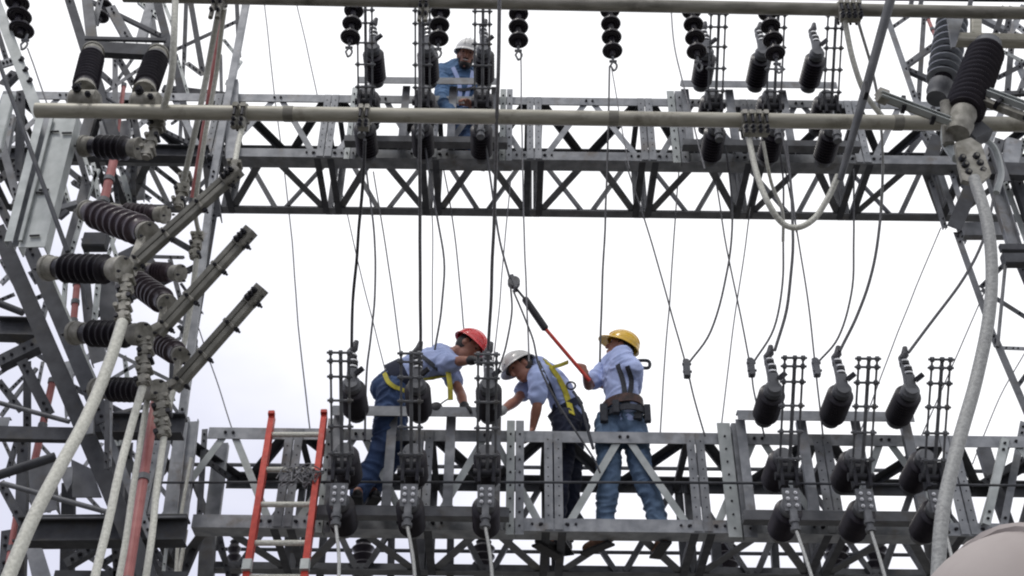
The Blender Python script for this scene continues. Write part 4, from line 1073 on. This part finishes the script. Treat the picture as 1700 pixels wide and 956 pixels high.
# ------------------------------------------------------------------ ladder
ld = thing('ladder', 'red fibreglass ladder with pale rungs leaning on the lower girder at left', 'ladder', P(452, 990, 7.6))
rl = [(P(451, 686, 8.08), P(402, 990, 7.62)), (P(538, 684, 8.08), P(500, 990, 7.62))]
for i, (t_, b_) in enumerate(rl):
    w_ = .062
    m_ = MB().Ch(t_, b_, w_ * .7, w_ * 1.1, .008, hint=HX)
    m_.build('side_rail', 'red', ld)
    m2 = MB().B(t_.lerp(b_, -.004), t_.lerp(b_, .014), w_ * .8, w_ * .8).build('end_guard', 'red', ld)
    p = t_.lerp(b_, .83)
    MB().B(p, p + (b_ - t_) * .05, w_ * 1.05, w_ * .8).build('bracket', 'light', ld)
for y in (718, 776, 834, 898, 955):
    t = (y - 685) / (990 - 685)
    def atl(i):
        t_, b_ = rl[i]
        lo, hi = 0, 1
        for _ in range(30):
            md = (lo + hi) / 2
            q = t_.lerp(b_, md) - cam_loc
            yy = 478 - F * q.dot(_U) / q.dot(_F)
            lo, hi = (md, hi) if yy < y else (lo, md)
        return t_.lerp(b_, lo)
    a, b = atl(0), atl(1)
    MB().T([a + V((.01, .03, 0)), b + V((-.01, .03, 0))], .021, 12, flat=.75).build('rung', 'cable', ld, smooth=True)
# tangle of cord on the rung
tg = MB()
c = P(500, 786, 7.9)
for k in range(11):
    pts = []
    a0 = random.uniform(0, 6)
    for j in range(9):
        a1 = a0 + j * .75
        pts.append(c + V((math.cos(a1) * random.uniform(.03, .13) + (k - 5) * .012, random.uniform(-.03, .03) - .02, math.sin(a1) * random.uniform(.02, .07) - (.07 if j % 4 == 0 else 0))))
    tg.T(spline(pts, 5), .0055, 6)
o = tg.build('cord_tangle', 'twire', smooth=True)
tag(o, 'tangle of grey cord hung on the second rung of the red ladder', 'cord')

# ------------------------------------------------------------------ people
def remesh(mb, name, mt, parent, vox=.009, smooth=6, wr=0, wsc=9, seed=0):
    me = mb.mesh(name + '_raw', mt)
    o = bpy.data.objects.new(name + '_raw', me)
    col.objects.link(o)
    md = o.modifiers.new('r', 'REMESH')
    md.mode = 'VOXEL'
    md.voxel_size = vox
    sm = o.modifiers.new('s', 'SMOOTH')
    sm.iterations = smooth
    sm.factor = .5
    dg = bpy.context.evaluated_depsgraph_get()
    dg.update()
    ev = o.evaluated_get(dg)
    nm = bpy.data.meshes.new_from_object(ev, depsgraph=dg)
    bpy.data.objects.remove(o)
    nm.name = name
    nm.materials.clear()
    for x in (mt if isinstance(mt, (list, tuple)) else [mt]):
        nm.materials.append(M[x])
    if wr:
        nm.calc_loop_triangles()
        ns = [v.normal.copy() for v in nm.vertices]
        for v, n_ in zip(nm.vertices, ns):
            q = V((v.co.x * 1.0, v.co.y, v.co.z * 1.7)) * wsc
            t = noise.noise(q + V((seed, 0, 0)) + noise.noise_vector(q * .5) * 1.2)
            v.co += n_ * max(-.003, wr * (1 - abs(t) * 3.2))
    nm.polygons.foreach_set('use_smooth', [True] * len(nm.polygons))
    nm.polygons.foreach_set('material_index', [0] * len(nm.polygons))
    ob = bpy.data.objects.new(name, nm)
    col.objects.link(ob)
    ob.parent = parent
    settle(ob, parent)
    return ob

def cap_tube(mb, pts, rs, n=14, flat=1.0, hint=V((0.03, 1, .02))):
    pts = [V(p) for p in pts]
    # smooth radii with the spline
    sp = spline([V((*p,)) for p in pts], 5)
    rr = []
    k = 5
    for i in range(len(pts) - 1):
        for j in range(k):
            rr.append(rs[i] + (rs[i + 1] - rs[i]) * j / k)
    rr.append(rs[-1])
    if len(pts) < 3:
        sp, rr = pts, list(rs)
    a = (sp[0] - sp[1]).normalized()
    b = (sp[-1] - sp[-2]).normalized()
    sp = [sp[0] + a * rr[0] * .9, sp[0] + a * rr[0] * .6] + sp + [sp[-1] + b * rr[-1] * .6, sp[-1] + b * rr[-1] * .9]
    rr = [rr[0] * .35, rr[0] * .78] + rr + [rr[-1] * .78, rr[-1] * .35]
    mb.T(sp, rr, n, flat=flat, hint=hint)

def head(mb, c, fw, up, s=1.0):
    fw = V(fw).normalized()
    up = (V(up) - fw * V(up).dot(fw)).normalized()
    rt = fw.cross(up)
    mb.ell(c + up * .02 * s, (rt * .077 * s, fw * .098 * s, up * .105 * s), 16)
    mb.ell(c - up * .055 * s + fw * .03 * s, (rt * .056 * s, fw * .062 * s, up * .07 * s), 12)      # jaw
    mb.ell(c - up * .100 * s + fw * .062 * s, (rt * .026 * s, fw * .024 * s, up * .022 * s), 8)     # chin
    cap_tube(mb, [c + up * .03 * s + fw * .092 * s, c - up * .012 * s + fw * .112 * s, c - up * .028 * s + fw * .112 * s], [.010 * s, .014 * s, .016 * s], 8)   # nose
    cap_tube(mb, [c + up * .038 * s + fw * .088 * s - rt * .045 * s, c + up * .042 * s + fw * .097 * s, c + up * .038 * s + fw * .088 * s + rt * .045 * s], [.011 * s] * 3, 8)
    for g_ in (-1, 1):
        mb.ell(c + rt * g_ * .082 * s - fw * .005 * s, (rt * .012 * s, fw * .022 * s, up * .034 * s), 8)
    mb.ell(c - up * .062 * s + fw * .088 * s, (rt * .026 * s, fw * .013 * s, up * .010 * s), 8)
    return fw, up, rt

def face_bits(parent, c, fw, up, rt, beard=False, s=1.0):
    e = MB()
    for g_ in (-1, 1):
        e.ell(c + up * .016 * s + fw * .087 * s + rt * g_ * .032 * s, (rt * .013 * s, fw * .009 * s, up * .007 * s), 8)
    e.build('eyes', 'blackl', parent, smooth=True)
    if beard:
        b = MB()
        b.ell(c - up * .085 * s + fw * .030 * s, (rt * .058 * s, fw * .063 * s, up * .042 * s), 12)
        for g_ in (-1, 1):
            b.ell(c - up * .05 * s + fw * .03 * s + rt * g_ * .055 * s, (rt * .010 * s, fw * .025 * s, up * .045 * s), 8)
        b.ell(c - up * .044 * s + fw * .094 * s, (rt * .030 * s, fw * .010 * s, up * .006 * s), 8)
        b.build('beard', 'hair', parent, smooth=True)
        MB().ell(c - up * .060 * s + fw * .098 * s, (rt * .024 * s, fw * .008 * s, up * .005 * s), 8).build('teeth', 'helw', parent, smooth=True)
    h = MB()
    h.ell(c + up * .022 * s - fw * .014 * s, (rt * .083 * s, fw * .094 * s, up * .105 * s), 14)
    h.build('hair', 'hair', parent, smooth=True)

def helmet(parent, c, fw, up, rt, mt, s=1.0, brim=1.0, name='hard_hat'):
    vs, fs = [], []
    n, mr = 32, 12
    c0 = c + up * .045 * s
    for i in range(mr + 1):
        th = (math.pi / 2) * i / mr
        for k in range(n):
            ph = 2 * math.pi * k / n
            x, y = math.cos(ph), math.sin(ph)
            rr = math.cos(th) if i < mr else .001
            ridge = 1 + .05 * math.exp(-(x / .16) ** 2) * math.sin(th) ** .5
            vs.append(c0 + rt * (x * .118 * s * rr) + fw * (y * .142 * s * rr) + up * (math.sin(th) * .125 * s * ridge))
    for i in range(mr):
        for k in range(n):
            fs.append((i * n + k, i * n + (k + 1) % n, (i + 1) * n + (k + 1) % n, (i + 1) * n + k))
    m_ = MB().add(vs, fs)
    # brim: a thick lip all round, longer in front
    vs, fs = [], []
    for k in range(n):
        ph = 2 * math.pi * k / n
        x, y = math.cos(ph), math.sin(ph)
        ext = .012 + (.055 * brim * max(0, y) ** 2.2)
        for (e, z) in ((0, .006), (ext, -.010 - .012 * max(0, y)), (ext, -.017 - .012 * max(0, y)), (-.006, -.006)):
            vs.append(c0 + rt * (x * (.118 + e * .8) * s) + fw * (y * (.142 + e) * s) + up * (z * s))
    for k in range(n):
        for j in range(4):
            a, b = k * 4 + j, k * 4 + (j + 1) % 4
            c_, d_ = ((k + 1) % n) * 4 + (j + 1) % 4, ((k + 1) % n) * 4 + j
            fs.append((a, b, c_, d_))
    m_.add(vs, fs)
    # three ribs over the crown
    for x in (-.035, 0, .035):
        pts = []
        for j in range(13):
            th = math.pi * (j + 1.4) / 15.8
            pts.append(c0 + rt * x * s + fw * (math.cos(th) * .140 * s) + up * (math.sin(th) * (.122 if x else .130) * s * (1 if x == 0 else .985)))
        m_.T(pts, .007 * s, 6)
    o = m_.build(name, mt, parent, smooth=True)
    return o

def hand(mb, wrist, d, nrm, curl=.6, side=1, s=1.0, grow=0.0, spread=.05):
    """palm and five fingers; d = from wrist towards the knuckles, nrm = out of the palm"""
    d = V(d).normalized()
    nrm = (V(nrm) - d * V(nrm).dot(d)).normalized()
    sd_ = d.cross(nrm) * side
    for k in (-1.5, -.5, .5, 1.5):
        cap_tube(mb, [wrist, wrist + d * .045 * s + sd_ * k * .012 * s, wrist + d * .085 * s + sd_ * k * .019 * s], [.021 * s + grow, .017 * s + grow, .013 * s + grow], 8)
    lens = {-1.5: .075, -.5: .083, .5: .078, 1.5: .062}
    for k in (-1.5, -.5, .5, 1.5):
        p = wrist + d * .088 * s + sd_ * k * .021 * s
        L_ = lens[k] * s
        pts = [p]
        a = 0
        dd = (d + sd_ * k * spread).normalized()
        for j, fr in enumerate((.45, .32, .23)):
            a += curl * (.75 if j == 0 else 1)
            v = dd * math.cos(a) + nrm * math.sin(a)
            p = p + v * L_ * fr
            pts.append(p)
        cap_tube(mb, pts, [.0095 * s + grow, .009 * s + grow, .008 * s + grow, .007 * s + grow], 8)
    t0 = wrist + d * .025 * s - sd_ * .026 * s
    t1 = t0 + (d * .6 - sd_ * .7 + nrm * .35).normalized() * .036 * s
    t2 = t1 + (d * .85 - sd_ * .25 + nrm * (.3 + curl * .5)).normalized() * .032 * s
    t3 = t2 + (d * .8 + sd_ * .15 + nrm * (.4 + curl * .6)).normalized() * .026 * s
    cap_tube(mb, [t0, t1, t2, t3], [.015 * s + grow, .0125 * s + grow, .0105 * s + grow, .009 * s + grow], 8)

def person(label, J, cfg):
    """J: world joints. cfg: materials and options"""
    s = cfg.get('s', 1.0)
    root = thing('person', label, 'person', J['anL'].lerp(J['anR'], .5) - V((0, 0, .08)))
    if 'group' in cfg:
        root['group'] = cfg['group']
    pel, ch = J['pel'], J['ch']
    mid = pel.lerp(ch, .5) + J.get('bend', V((0, 0, 0)))
    side = (J['shR'] - J['shL']).normalized()
    hs = (J['hiR'] - J['hiL']).normalized()
    dep_ = V((0, 0, 0))
    def torso(mb, g_):
        fwd = side.cross((ch - pel).normalized())
        cap_tube(mb, [pel + (pel - ch).normalized() * .02, pel.lerp(mid, .5), mid, mid.lerp(ch, .6), ch + (ch - pel).normalized() * .0],
                 [.155 * s + g_, .15 * s + g_, .148 * s + g_, .168 * s + g_, .15 * s + g_], 20, flat=.66, hint=fwd)
        cap_tube(mb, [J['shL'] + side * .03, ch + (ch - pel).normalized() * .03, J['shR'] - side * .03], [.062 * s + g_, .085 * s + g_, .062 * s + g_], 14)
    # body, one continuous surface
    b = MB()
    torso(b, 0)
    hc = J['head']
    fw, up, rt = head(b, hc, J['hfw'], J['hup'], s)
    cap_tube(b, [ch + (ch - pel).normalized() * .02, hc - up * .06 * s - fw * .02 * s], [.062 * s, .056 * s], 12)
    for sd_ in 'LR':
        sh, el, wr = J['sh' + sd_], J['el' + sd_], J['wr' + sd_]
        m1 = sh.lerp(el, .5)
        m2 = el.lerp(wr, .35)
        cap_tube(b, [sh, m1, el, m2, wr], [.054 * s, .047 * s, .040 * s, .042 * s, .026 * s], 12)
        if not cfg.get('glove' + sd_):
            hd = J['hand' + sd_]
            hand(b, wr, hd[0], hd[1], hd[2], hd[3], s)
        hi, kn, an = J['hi' + sd_], J['kn' + sd_], J['an' + sd_]
        cap_tube(b, [pel.lerp(hi, .6), hi, hi.lerp(kn, .5), kn, kn.lerp(an, .35), an], [.09 * s, .092 * s, .078 * s, .056 * s, .057 * s, .04 * s], 14)
        cap_tube(b, [an, an + J['toe' + sd_] * .10], [.045 * s, .035 * s], 10)
    remesh(b, 'body', 'skin', root, .0085, 3)
    face_bits(root, hc, fw, up, rt, cfg.get('beard', False), s)
    # shirt with short sleeves or long ones
    sh_ = MB()
    torso(sh_, .020)
    for sd_ in 'LR':
        sh, el, wr = J['sh' + sd_], J['el' + sd_], J['wr' + sd_]
        if cfg.get('long'):
            cap_tube(sh_, [sh, sh.lerp(el, .5), el, el.lerp(wr, .5), el.lerp(wr, .9)], [.072 * s, .068 * s, .062 * s, .056 * s, .045 * s], 14)
        else:
            cap_tube(sh_, [sh, sh.lerp(el, .45), sh.lerp(el, .72)], [.073 * s, .072 * s, .070 * s], 14)
    cap_tube(sh_, [ch, ch.lerp(hc, .42)], [.08 * s, .068 * s], 12)
    shirt = remesh(sh_, 'shirt', cfg['shirt'], root, .010, 4, .010, 8, seed=cfg.get('seed', 0))
    tr = MB()
    cap_tube(tr, [pel + (ch - pel).normalized() * .03, pel - (ch - pel).normalized() * .05], [.168 * s, .168 * s], 18, flat=.72, hint=side.cross((ch - pel).normalized()))
    for sd_ in 'LR':
        hi, kn, an = J['hi' + sd_], J['kn' + sd_], J['an' + sd_]
        cap_tube(tr, [pel.lerp(hi, .6), hi, hi.lerp(kn, .5), kn, kn.lerp(an, .45), kn.lerp(an, .93)], [.112 * s, .116 * s, .098 * s, .080 * s, .076 * s, .070 * s], 16)
    trou = remesh(tr, 'trousers', cfg['trousers'], root, .010, 4, .012, 8, seed=cfg.get('seed', 0) + 5)
    for sd_ in 'LR':
        an = J['an' + sd_]
        t = J['toe' + sd_]
        bt_ = MB()
        dn = V((0, 0, -1))
        cap_tube(bt_, [an + V((0, 0, .06)), an, an + dn * .045 + t * .02], [.052 * s, .050 * s, .048 * s], 12)
        cap_tube(bt_, [an + dn * .05 - t * .035, an + dn * .052 + t * .08, an + dn * .060 + t * .17], [.042 * s, .043 * s, .038 * s], 12)
        bo = remesh(bt_, 'boot', cfg['boots'], root, .009, 3)
        sl = MB()
        sdv = t.cross(V((0, 0, 1))).normalized() * .05
        pz_ = an + V((0, 0, -.098))
        sl.B(pz_ - t * .07, pz_ + t * .21, .085, .018, hint=V((0, 0, 1)))
        sl.build('sole', 'blackl', bo)
        if cfg.get('glove' + sd_):
            gm = MB()
            hd = J['hand' + sd_]
            wr, el = J['wr' + sd_], J['el' + sd_]
            hand(gm, wr, hd[0], hd[1], hd[2], hd[3], s * 1.05, .004)
            cap_tube(gm, [wr.lerp(el, .16), wr], [.040, .036], 12)
            remesh(gm, 'glove', cfg['glove' + sd_], root, .007, 2)
    helmet(root, hc, fw, up, rt, cfg['hat'], s, cfg.get('brim', 1.0))
    return root, shirt, trou

def ring(root, name, mt, c, axis, side, rx, ry, h, th=.012, n=40):
    axis = axis.normalized()
    side = (side - axis * side.dot(axis)).normalized()
    f_ = axis.cross(side)
    vs, fs = [], []
    for k in range(n):
        p = 2 * math.pi * k / n
        for (e, z) in ((0, -h / 2), (th, -h / 2), (th, h / 2), (0, h / 2)):
            vs.append(c + side * math.cos(p) * (rx + e) + f_ * math.sin(p) * (ry + e) + axis * z)
    for k in range(n):
        for j in range(4):
            fs.append((k * 4 + j, k * 4 + (j + 1) % 4, ((k + 1) % n) * 4 + (j + 1) % 4, ((k + 1) % n) * 4 + j))
    return MB().add(vs, fs).build(name, mt, root)

def strap(root, targets, pxs, wd, mt, name='strap', lift=.006, fallY=8.3):
    """webbing laid on the clothes: it follows the cloth surface"""
    bv = []
    for t in targets:
        me = t.data
        bv.append(BVHTree.FromPolygons([v.co + root.location for v in me.vertices], [p.vertices for p in me.polygons]))
    pts = spline([V((x, y, 0)) for x, y in pxs], 5)
    o3, nn = [], []
    for q in pts:
        d = (P(q.x, q.y, 8) - cam_loc).normalized()
        best = None
        for b in bv:
            h = b.ray_cast(cam_loc, d)
            if h[0] is not None and (best is None or h[3] < best[3]):
                best = h
        if best:
            n_ = best[1]
            if n_.dot(d) > 0:
                n_ = -n_
            o3.append(best[0] + n_ * lift)
            nn.append(n_)
    if len(o3) < 3:
        return
    nn = [(nn[max(i - 2, 0)] + nn[max(i - 1, 0)] + nn[i] + nn[min(i + 1, len(nn) - 1)] + nn[min(i + 2, len(nn) - 1)]).normalized() for i in range(len(nn))]
    for _ in range(3):
        o3 = [o3[0]] + [(o3[i - 1] + o3[i] * 2 + o3[i + 1]) / 4 for i in range(1, len(o3) - 1)] + [o3[-1]]
    vs, fs = [], []
    for i, p in enumerate(o3):
        t = (o3[min(i + 1, len(o3) - 1)] - o3[max(i - 1, 0)]).normalized()
        s_ = t.cross(nn[i]).normalized() * wd / 2
        n_ = nn[i]
        vs += [p - s_ - n_ * .004, p - s_ + n_ * .004, p + s_ + n_ * .004, p + s_ - n_ * .004]
    for i in range(len(o3) - 1):
        for j in range(4):
            fs.append((i * 4 + j, i * 4 + (j + 1) % 4, i * 4 + 4 + (j + 1) % 4, i * 4 + 4 + j))
    return MB().add(vs, fs).build(name, mt, root)

# --- worker in the red hard hat, bent forward to the right
J = dict(pel=P(657, 636, 8.28), ch=P(732, 600, 8.22), bend=V((-.02, 0, .05)),
         shL=P(730, 585, 8.40), shR=P(742, 606, 8.02), hiL=P(656, 642, 8.38), hiR=P(650, 655, 8.16),
         head=P(775, 576, 8.16), hfw=V((.75, -.1, -.62)), hup=V((.62, .0, .75)),
         elR=P(758, 600, 7.95), wrR=P(786, 598, 7.80), elL=P(764, 652, 8.25), wrL=P(772, 678, 8.10),
         handR=(V((1, -.3, -.25)), V((0.2, .2, -1)), .5, 1), handL=(V((.8, -.2, -.5)), V((-.3, -.1, -1)), .35, 1),
         knL=P(656, 745, 8.45), knR=P(634, 738, 8.20), anL=P(612, 825, 8.42), anR=P(594, 826, 8.25),
         toeL=V((.4, -.85, 0)).normalized(), toeR=V((.1, -1, 0)).normalized())
w1, s1, t1 = person('person in a red hard hat and black gloves bending forward in blue jeans and harness', J,
                    dict(shirt='shirt', trousers='jeansd', boots='blackl', hat='helr', gloveL='blackl', gloveR='blackl', seed=1, brim=.9))
ax = J['ch'] - J['pel']
ring(w1, 'tool_belt', 'navy', J['pel'] + ax * .10 + V((0, 0, .01)), ax, J['shR'] - J['shL'], .190, .150, .13)
strap(w1, [s1, t1], [(640, 620), (644, 634), (654, 644), (668, 650)], .035, 'yel', 'harness_strap', .022)
strap(w1, [s1], [(678, 640), (700, 630), (722, 626), (746, 622)], .03, 'yel', 'harness_strap')
strap(w1, [s1], [(700, 592), (716, 604), (742, 624)], .035, 'web', 'harness_strap')
ln = MB()
pt = spline([P(744, 616, 8.0), P(747, 640, 7.98), P(748, 664, 8.0)], 5)
ln.T(pt, .02, 8, flat=.2)
ln.T(spline([P(748, 660, 8.0), P(735, 668, 8.05), P(722, 680, 8.1)], 5), .006, 6, 1)
ln.build('lanyard', ['yel', 'web'], w1)
ptc = MB().ell(P(724, 677, 8.05), (V((.05, 0, 0)), V((0, .03, 0)), V((0, 0, .05))), 10)
ptc.build('tool_pouch', 'blk', w1, smooth=True)

# --- worker in the white hard hat, stooping to the left
J = dict(pel=P(946, 692, 8.55), ch=P(900, 620, 8.42), bend=V((.03, .02, .05)),
         shL=P(893, 632, 8.18), shR=P(890, 622, 8.62), hiL=P(940, 702, 8.42), hiR=P(948, 698, 8.68),
         head=P(867, 612, 8.28), hfw=V((-.80, -.25, -.55)), hup=V((-.62, 0, .78)),
         elL=P(892, 672, 8.22), wrL=P(884, 712, 8.34), elR=P(858, 664, 8.35), wrR=P(830, 684, 8.15),
         handL=(V((-.3, -.2, -1)), V((-1, .0, .2)), .5, -1), handR=(V((-.8, -.3, -.4)), V((0, .2, -1)), .5, -1),
         knL=P(930, 790, 8.45), knR=P(948, 790, 8.62), anL=P(924, 872, 8.50), anR=P(940, 878, 8.72),
         toeL=V((-.6, -.75, 0)).normalized(), toeR=V((-.3, -.9, 0)).normalized())
J['anL'] = P(918, 900, 8.55)
J['anR'] = P(940, 895, 8.75)
w2, s2, t2 = person('person in a white hard hat and pale blue shirt stooping over the girder', J,
                    dict(shirt='shirt', trousers='navy', boots='blackl', hat='helw', gloveR='gcable', seed=2, brim=.8))
ax = J['ch'] - J['pel']
ring(w2, 'belt', 'navy', J['pel'] + ax * .16, ax, J['shR'] - J['shL'], .180, .140, .06)
strap(w2, [s2, t2], [(904, 598), (923, 622), (938, 650), (949, 688)], .05, 'yel', 'harness_strap')
strap(w2, [s2, t2], [(893, 600), (908, 630), (922, 660), (934, 688)], .026, 'web', 'harness_strap')
strap(w2, [s2, t2], [(905, 660), (908, 676), (914, 694)], .05, 'yel', 'harness_strap')
hk = MB()
hk.T(spline([P(918, 609, 8.3), P(930, 606, 8.25), P(943, 601, 8.2)], 5), .02, 8, flat=.4)
hk.build('lanyard', 'yel', w2)
dr = MB().T([P(948, 640, 8.28) + V((math.cos(t) * .035, 0, math.sin(t) * .035)) for t in [i * .4 for i in range(17)]], .008, 6).build('d_ring', 'bolt', w2)
ld2 = MB().T(spline([P(952, 650, 8.25), P(965, 672, 8.15), P(972, 700, 8.1), P(985, 745, 8.05)], 6), .012, 6).build('lanyard', 'web', w2)

# --- worker in the yellow hard hat, seen from behind, head back
J = dict(pel=P(1034, 690, 8.36), ch=P(1028, 606, 8.34), bend=V((.0, -.01, 0)),
         shL=P(1004, 612, 8.54), shR=P(1052, 612, 8.17), hiL=P(1012, 704, 8.38), hiR=P(1048, 704, 8.38),
         head=P(1030, 580, 8.34), hfw=V((-.90, .05, .46)), hup=V((.55, -.12, .78)),
         elL=P(978, 640, 8.42), wrL=P(972, 622, 8.22), elR=P(1052, 655, 8.62), wrR=P(1000, 640, 8.66),
         handL=(V((-.25, -.1, .9)), V((-.6, .75, .0)), 1.0, 1), handR=(V((-1, .0, .3)), V((0, .7, .2)), 1.0, 1),
         knL=P(1010, 800, 8.34), knR=P(1066, 784, 8.34), anL=P(1002, 886, 8.40), anR=P(1100, 886, 8.38),
         toeL=V((-.6, .6, 0)).normalized(), toeR=V((-.2, .9, 0)).normalized())
w3, s3, t3 = person('person in a yellow hard hat seen from behind, looking up and holding a long stick', J,
                    dict(shirt='shirt', trousers='jeansl', boots='boot', hat='hely', seed=3, brim=1.0))
ax = J['ch'] - J['pel']
sdv = J['shR'] - J['shL']
ring(w3, 'tool_belt', 'belt', J['pel'] + ax * .14, ax, sdv, .186, .145, .07)
ring(w3, 'tool_belt', 'web', J['pel'] - ax * .06, ax, sdv, .200, .155, .05)
for dx, w_, h_ in ((-.16, .06, .17), (-.07, .05, .10), (.10, .07, .13), (.18, .05, .16)):
    p = J['pel'] + V((dx, -.16 - (.02 if abs(dx) < .1 else -.04), -.03))
    MB().B(p + V((0, 0, .05)), p - V((0, 0, h_ * .6)), w_, .05).build('tool_pouch', 'web', w3)
strap(w3, [s3], [(1026, 606), (1034, 630), (1037, 652), (1036, 674)], .04, 'web', 'harness_strap')
strap(w3, [s3], [(1042, 608), (1048, 630), (1046, 652), (1040, 674)], .04, 'web', 'harness_strap')
lp = P(1066, 605, 8.25)
MB().T(spline([lp + V((-.07, 0, .035)), lp + V((.05, 0, .035)), lp + V((.05, 0, -.03)), lp + V((-.03, 0, -.025)), lp + V((-.09, .0, .01))], 5), .014, 8).build('harness_loop', 'web', w3, smooth=True)
# long stick with pulley
st = thing('hot_stick', 'long stick with red shaft and thick black end held up by the yellow-hatted worker', 'stick', P(972, 622, 8.2))
q0, q1, q2, q3 = P(979, 632, 8.20), P(905, 545, 8.12), P(872, 497, 8.06), P(853, 474, 8.03)
MB().T([q0, q1], .015, 12).build('shaft', 'red', st, smooth=True)
MB().T([q1 + (q2 - q1) * -.05, q1, q1.lerp(q2, .5), q2, q2 + (q2 - q1) * .05], [.018, .031, .031, .030, .02], 14).build('grip', 'blk', st, smooth=True)
MB().T([q2, q3], .011, 8).build('rod', 'wire', st, smooth=True)
pu = MB().lathe(q3 + V((-.0, -.03, .03)), q3 + V((0, 1, .03)), [(0, .05), (.008, .052), (.02, .036), (.035, .036), (.046, .052), (.055, .05)], 22)
pu.B(q3 + V((-.02, -.0, .09)), q3 + V((.02, 0, -.04)), .03, .075)
pu.build('pulley', 'mid', st, smooth=True)

# --- worker on the upper girder, facing the camera
J = dict(pel=P(783, 204, 8.56), ch=P(760, 124, 8.42), bend=V((0, -.02, 0)),
         shL=P(788, 128, 8.42), shR=P(736, 116, 8.42), hiL=P(795, 214, 8.58), hiR=P(775, 214, 8.60),
         head=P(775, 94, 8.24), hfw=V((.02, -.85, -.50)), hup=V((.18, -.4, .92)),
         elR=P(734, 166, 8.26), wrR=P(750, 188, 8.10), elL=P(800, 166, 8.36), wrL=P(784, 178, 8.16),
         handR=(V((.5, -.5, -.2)), V((.6, 0, -.8)), .7, -1), handL=(V((-.4, -.6, .1)), V((-.5, 0, -.8)), .7, 1),
         knL=P(796, 236, 8.32), knR=P(778, 238, 8.32), anL=P(800, 262, 8.62), anR=P(780, 262, 8.62),
         toeL=V((.2, -.95, 0)).normalized(), toeR=V((-.1, -1, 0)).normalized())
w4, s4, t4 = person('bearded person in a white hard hat and blue jacket crouching on the upper girder', J,
                    dict(shirt='pshirt', trousers='jeans', boots='blackl', hat='helw', beard=True, long=True, s=1.08, seed=4, brim=.6, gloveR='gcable'))
strap(w4, [s4], [(752, 112), (760, 130), (764, 150), (762, 175)], .04, 'shirt', 'harness_strap')
strap(w4, [s4], [(784, 118), (782, 135), (776, 155), (772, 178)], .04, 'shirt', 'harness_strap')
strap(w4, [s4], [(752, 146), (768, 150), (788, 146)], .035, 'web', 'harness_strap')
pl = MB().B(P(690, 262, 8.5), P(850, 264, 8.5), .045, .30, hint=HX).build('work_plank', 'dark')
tag(pl, 'dark plank laid across the upper girder under the crouching worker', 'plank')

# --- person standing close to the camera, only the helmet reaches into the picture
hc = P(1728, 1152, 1.42)
hx = thing('person', 'person close to the camera at bottom right, only a taupe hard hat showing', 'person', (hc.x, hc.y, 0))
b = MB()
fw, up, rt = V((-.35, .93, 0)).normalized(), V((-.05, .12, 1)).normalized(), None
fw, up, rt = head(b, hc, fw, up, 1.0)
base = V((hc.x, hc.y - .02, 0))
top = hc.z - .27
cap_tube(b, [base + V((0, 0, top)), hc - up * .05], [.065, .058], 12)
cap_tube(b, [base + V((0, 0, .9)), base + V((0, 0, 1.1)), base + V((0, 0, top - .1))], [.16, .15, .17], 18, flat=.66)
cap_tube(b, [base + V((-.17, 0, top - .04)), base + V((0, 0, top)), base + V((.17, 0, top - .04))], [.06, .085, .06])
for g_ in (-1, 1):
    cap_tube(b, [base + V((g_ * .2, 0, top - .05)), base + V((g_ * .24, 0, top - .33)), base + V((g_ * .25, .05, top - .58))], [.054, .042, .028])
    hand(b, base + V((g_ * .25, .05, top - .58)), V((0, .05, -1)), V((-g_, 0, 0)), .3, g_)
    cap_tube(b, [base + V((g_ * .09, 0, .9)), base + V((g_ * .1, 0, .5)), base + V((g_ * .11, 0, .09))], [.095, .06, .042])
    cap_tube(b, [base + V((g_ * .11, -.02, .05)), base + V((g_ * .12, .17, .04))], [.045, .038])
remesh(b, 'body', 'skin', hx, .012, 3)
helmet(hx, hc, fw, up, rt, 'helt', 1.12, 1.0)
c_ = MB()
cap_tube(c_, [base + V((0, 0, .88)), base + V((0, 0, 1.1)), base + V((0, 0, top - .08))], [.18, .17, .19], 18, flat=.7)
cap_tube(c_, [base + V((-.17, 0, top - .04)), base + V((0, 0, top)), base + V((.17, 0, top - .04))], [.078, .1, .078])
for g_ in (-1, 1):
    cap_tube(c_, [base + V((g_ * .2, 0, top - .05)), base + V((g_ * .23, 0, top - .28))], [.075, .07])
remesh(c_, 'shirt', 'shirt', hx, .012, 3, .008)
c_ = MB()
for g_ in (-1, 1):
    cap_tube(c_, [base + V((g_ * .08, 0, .95)), base + V((g_ * .1, 0, .5)), base + V((g_ * .11, 0, .1))], [.12, .085, .075])
remesh(c_, 'trousers', 'jeans', hx, .012, 3, .008)
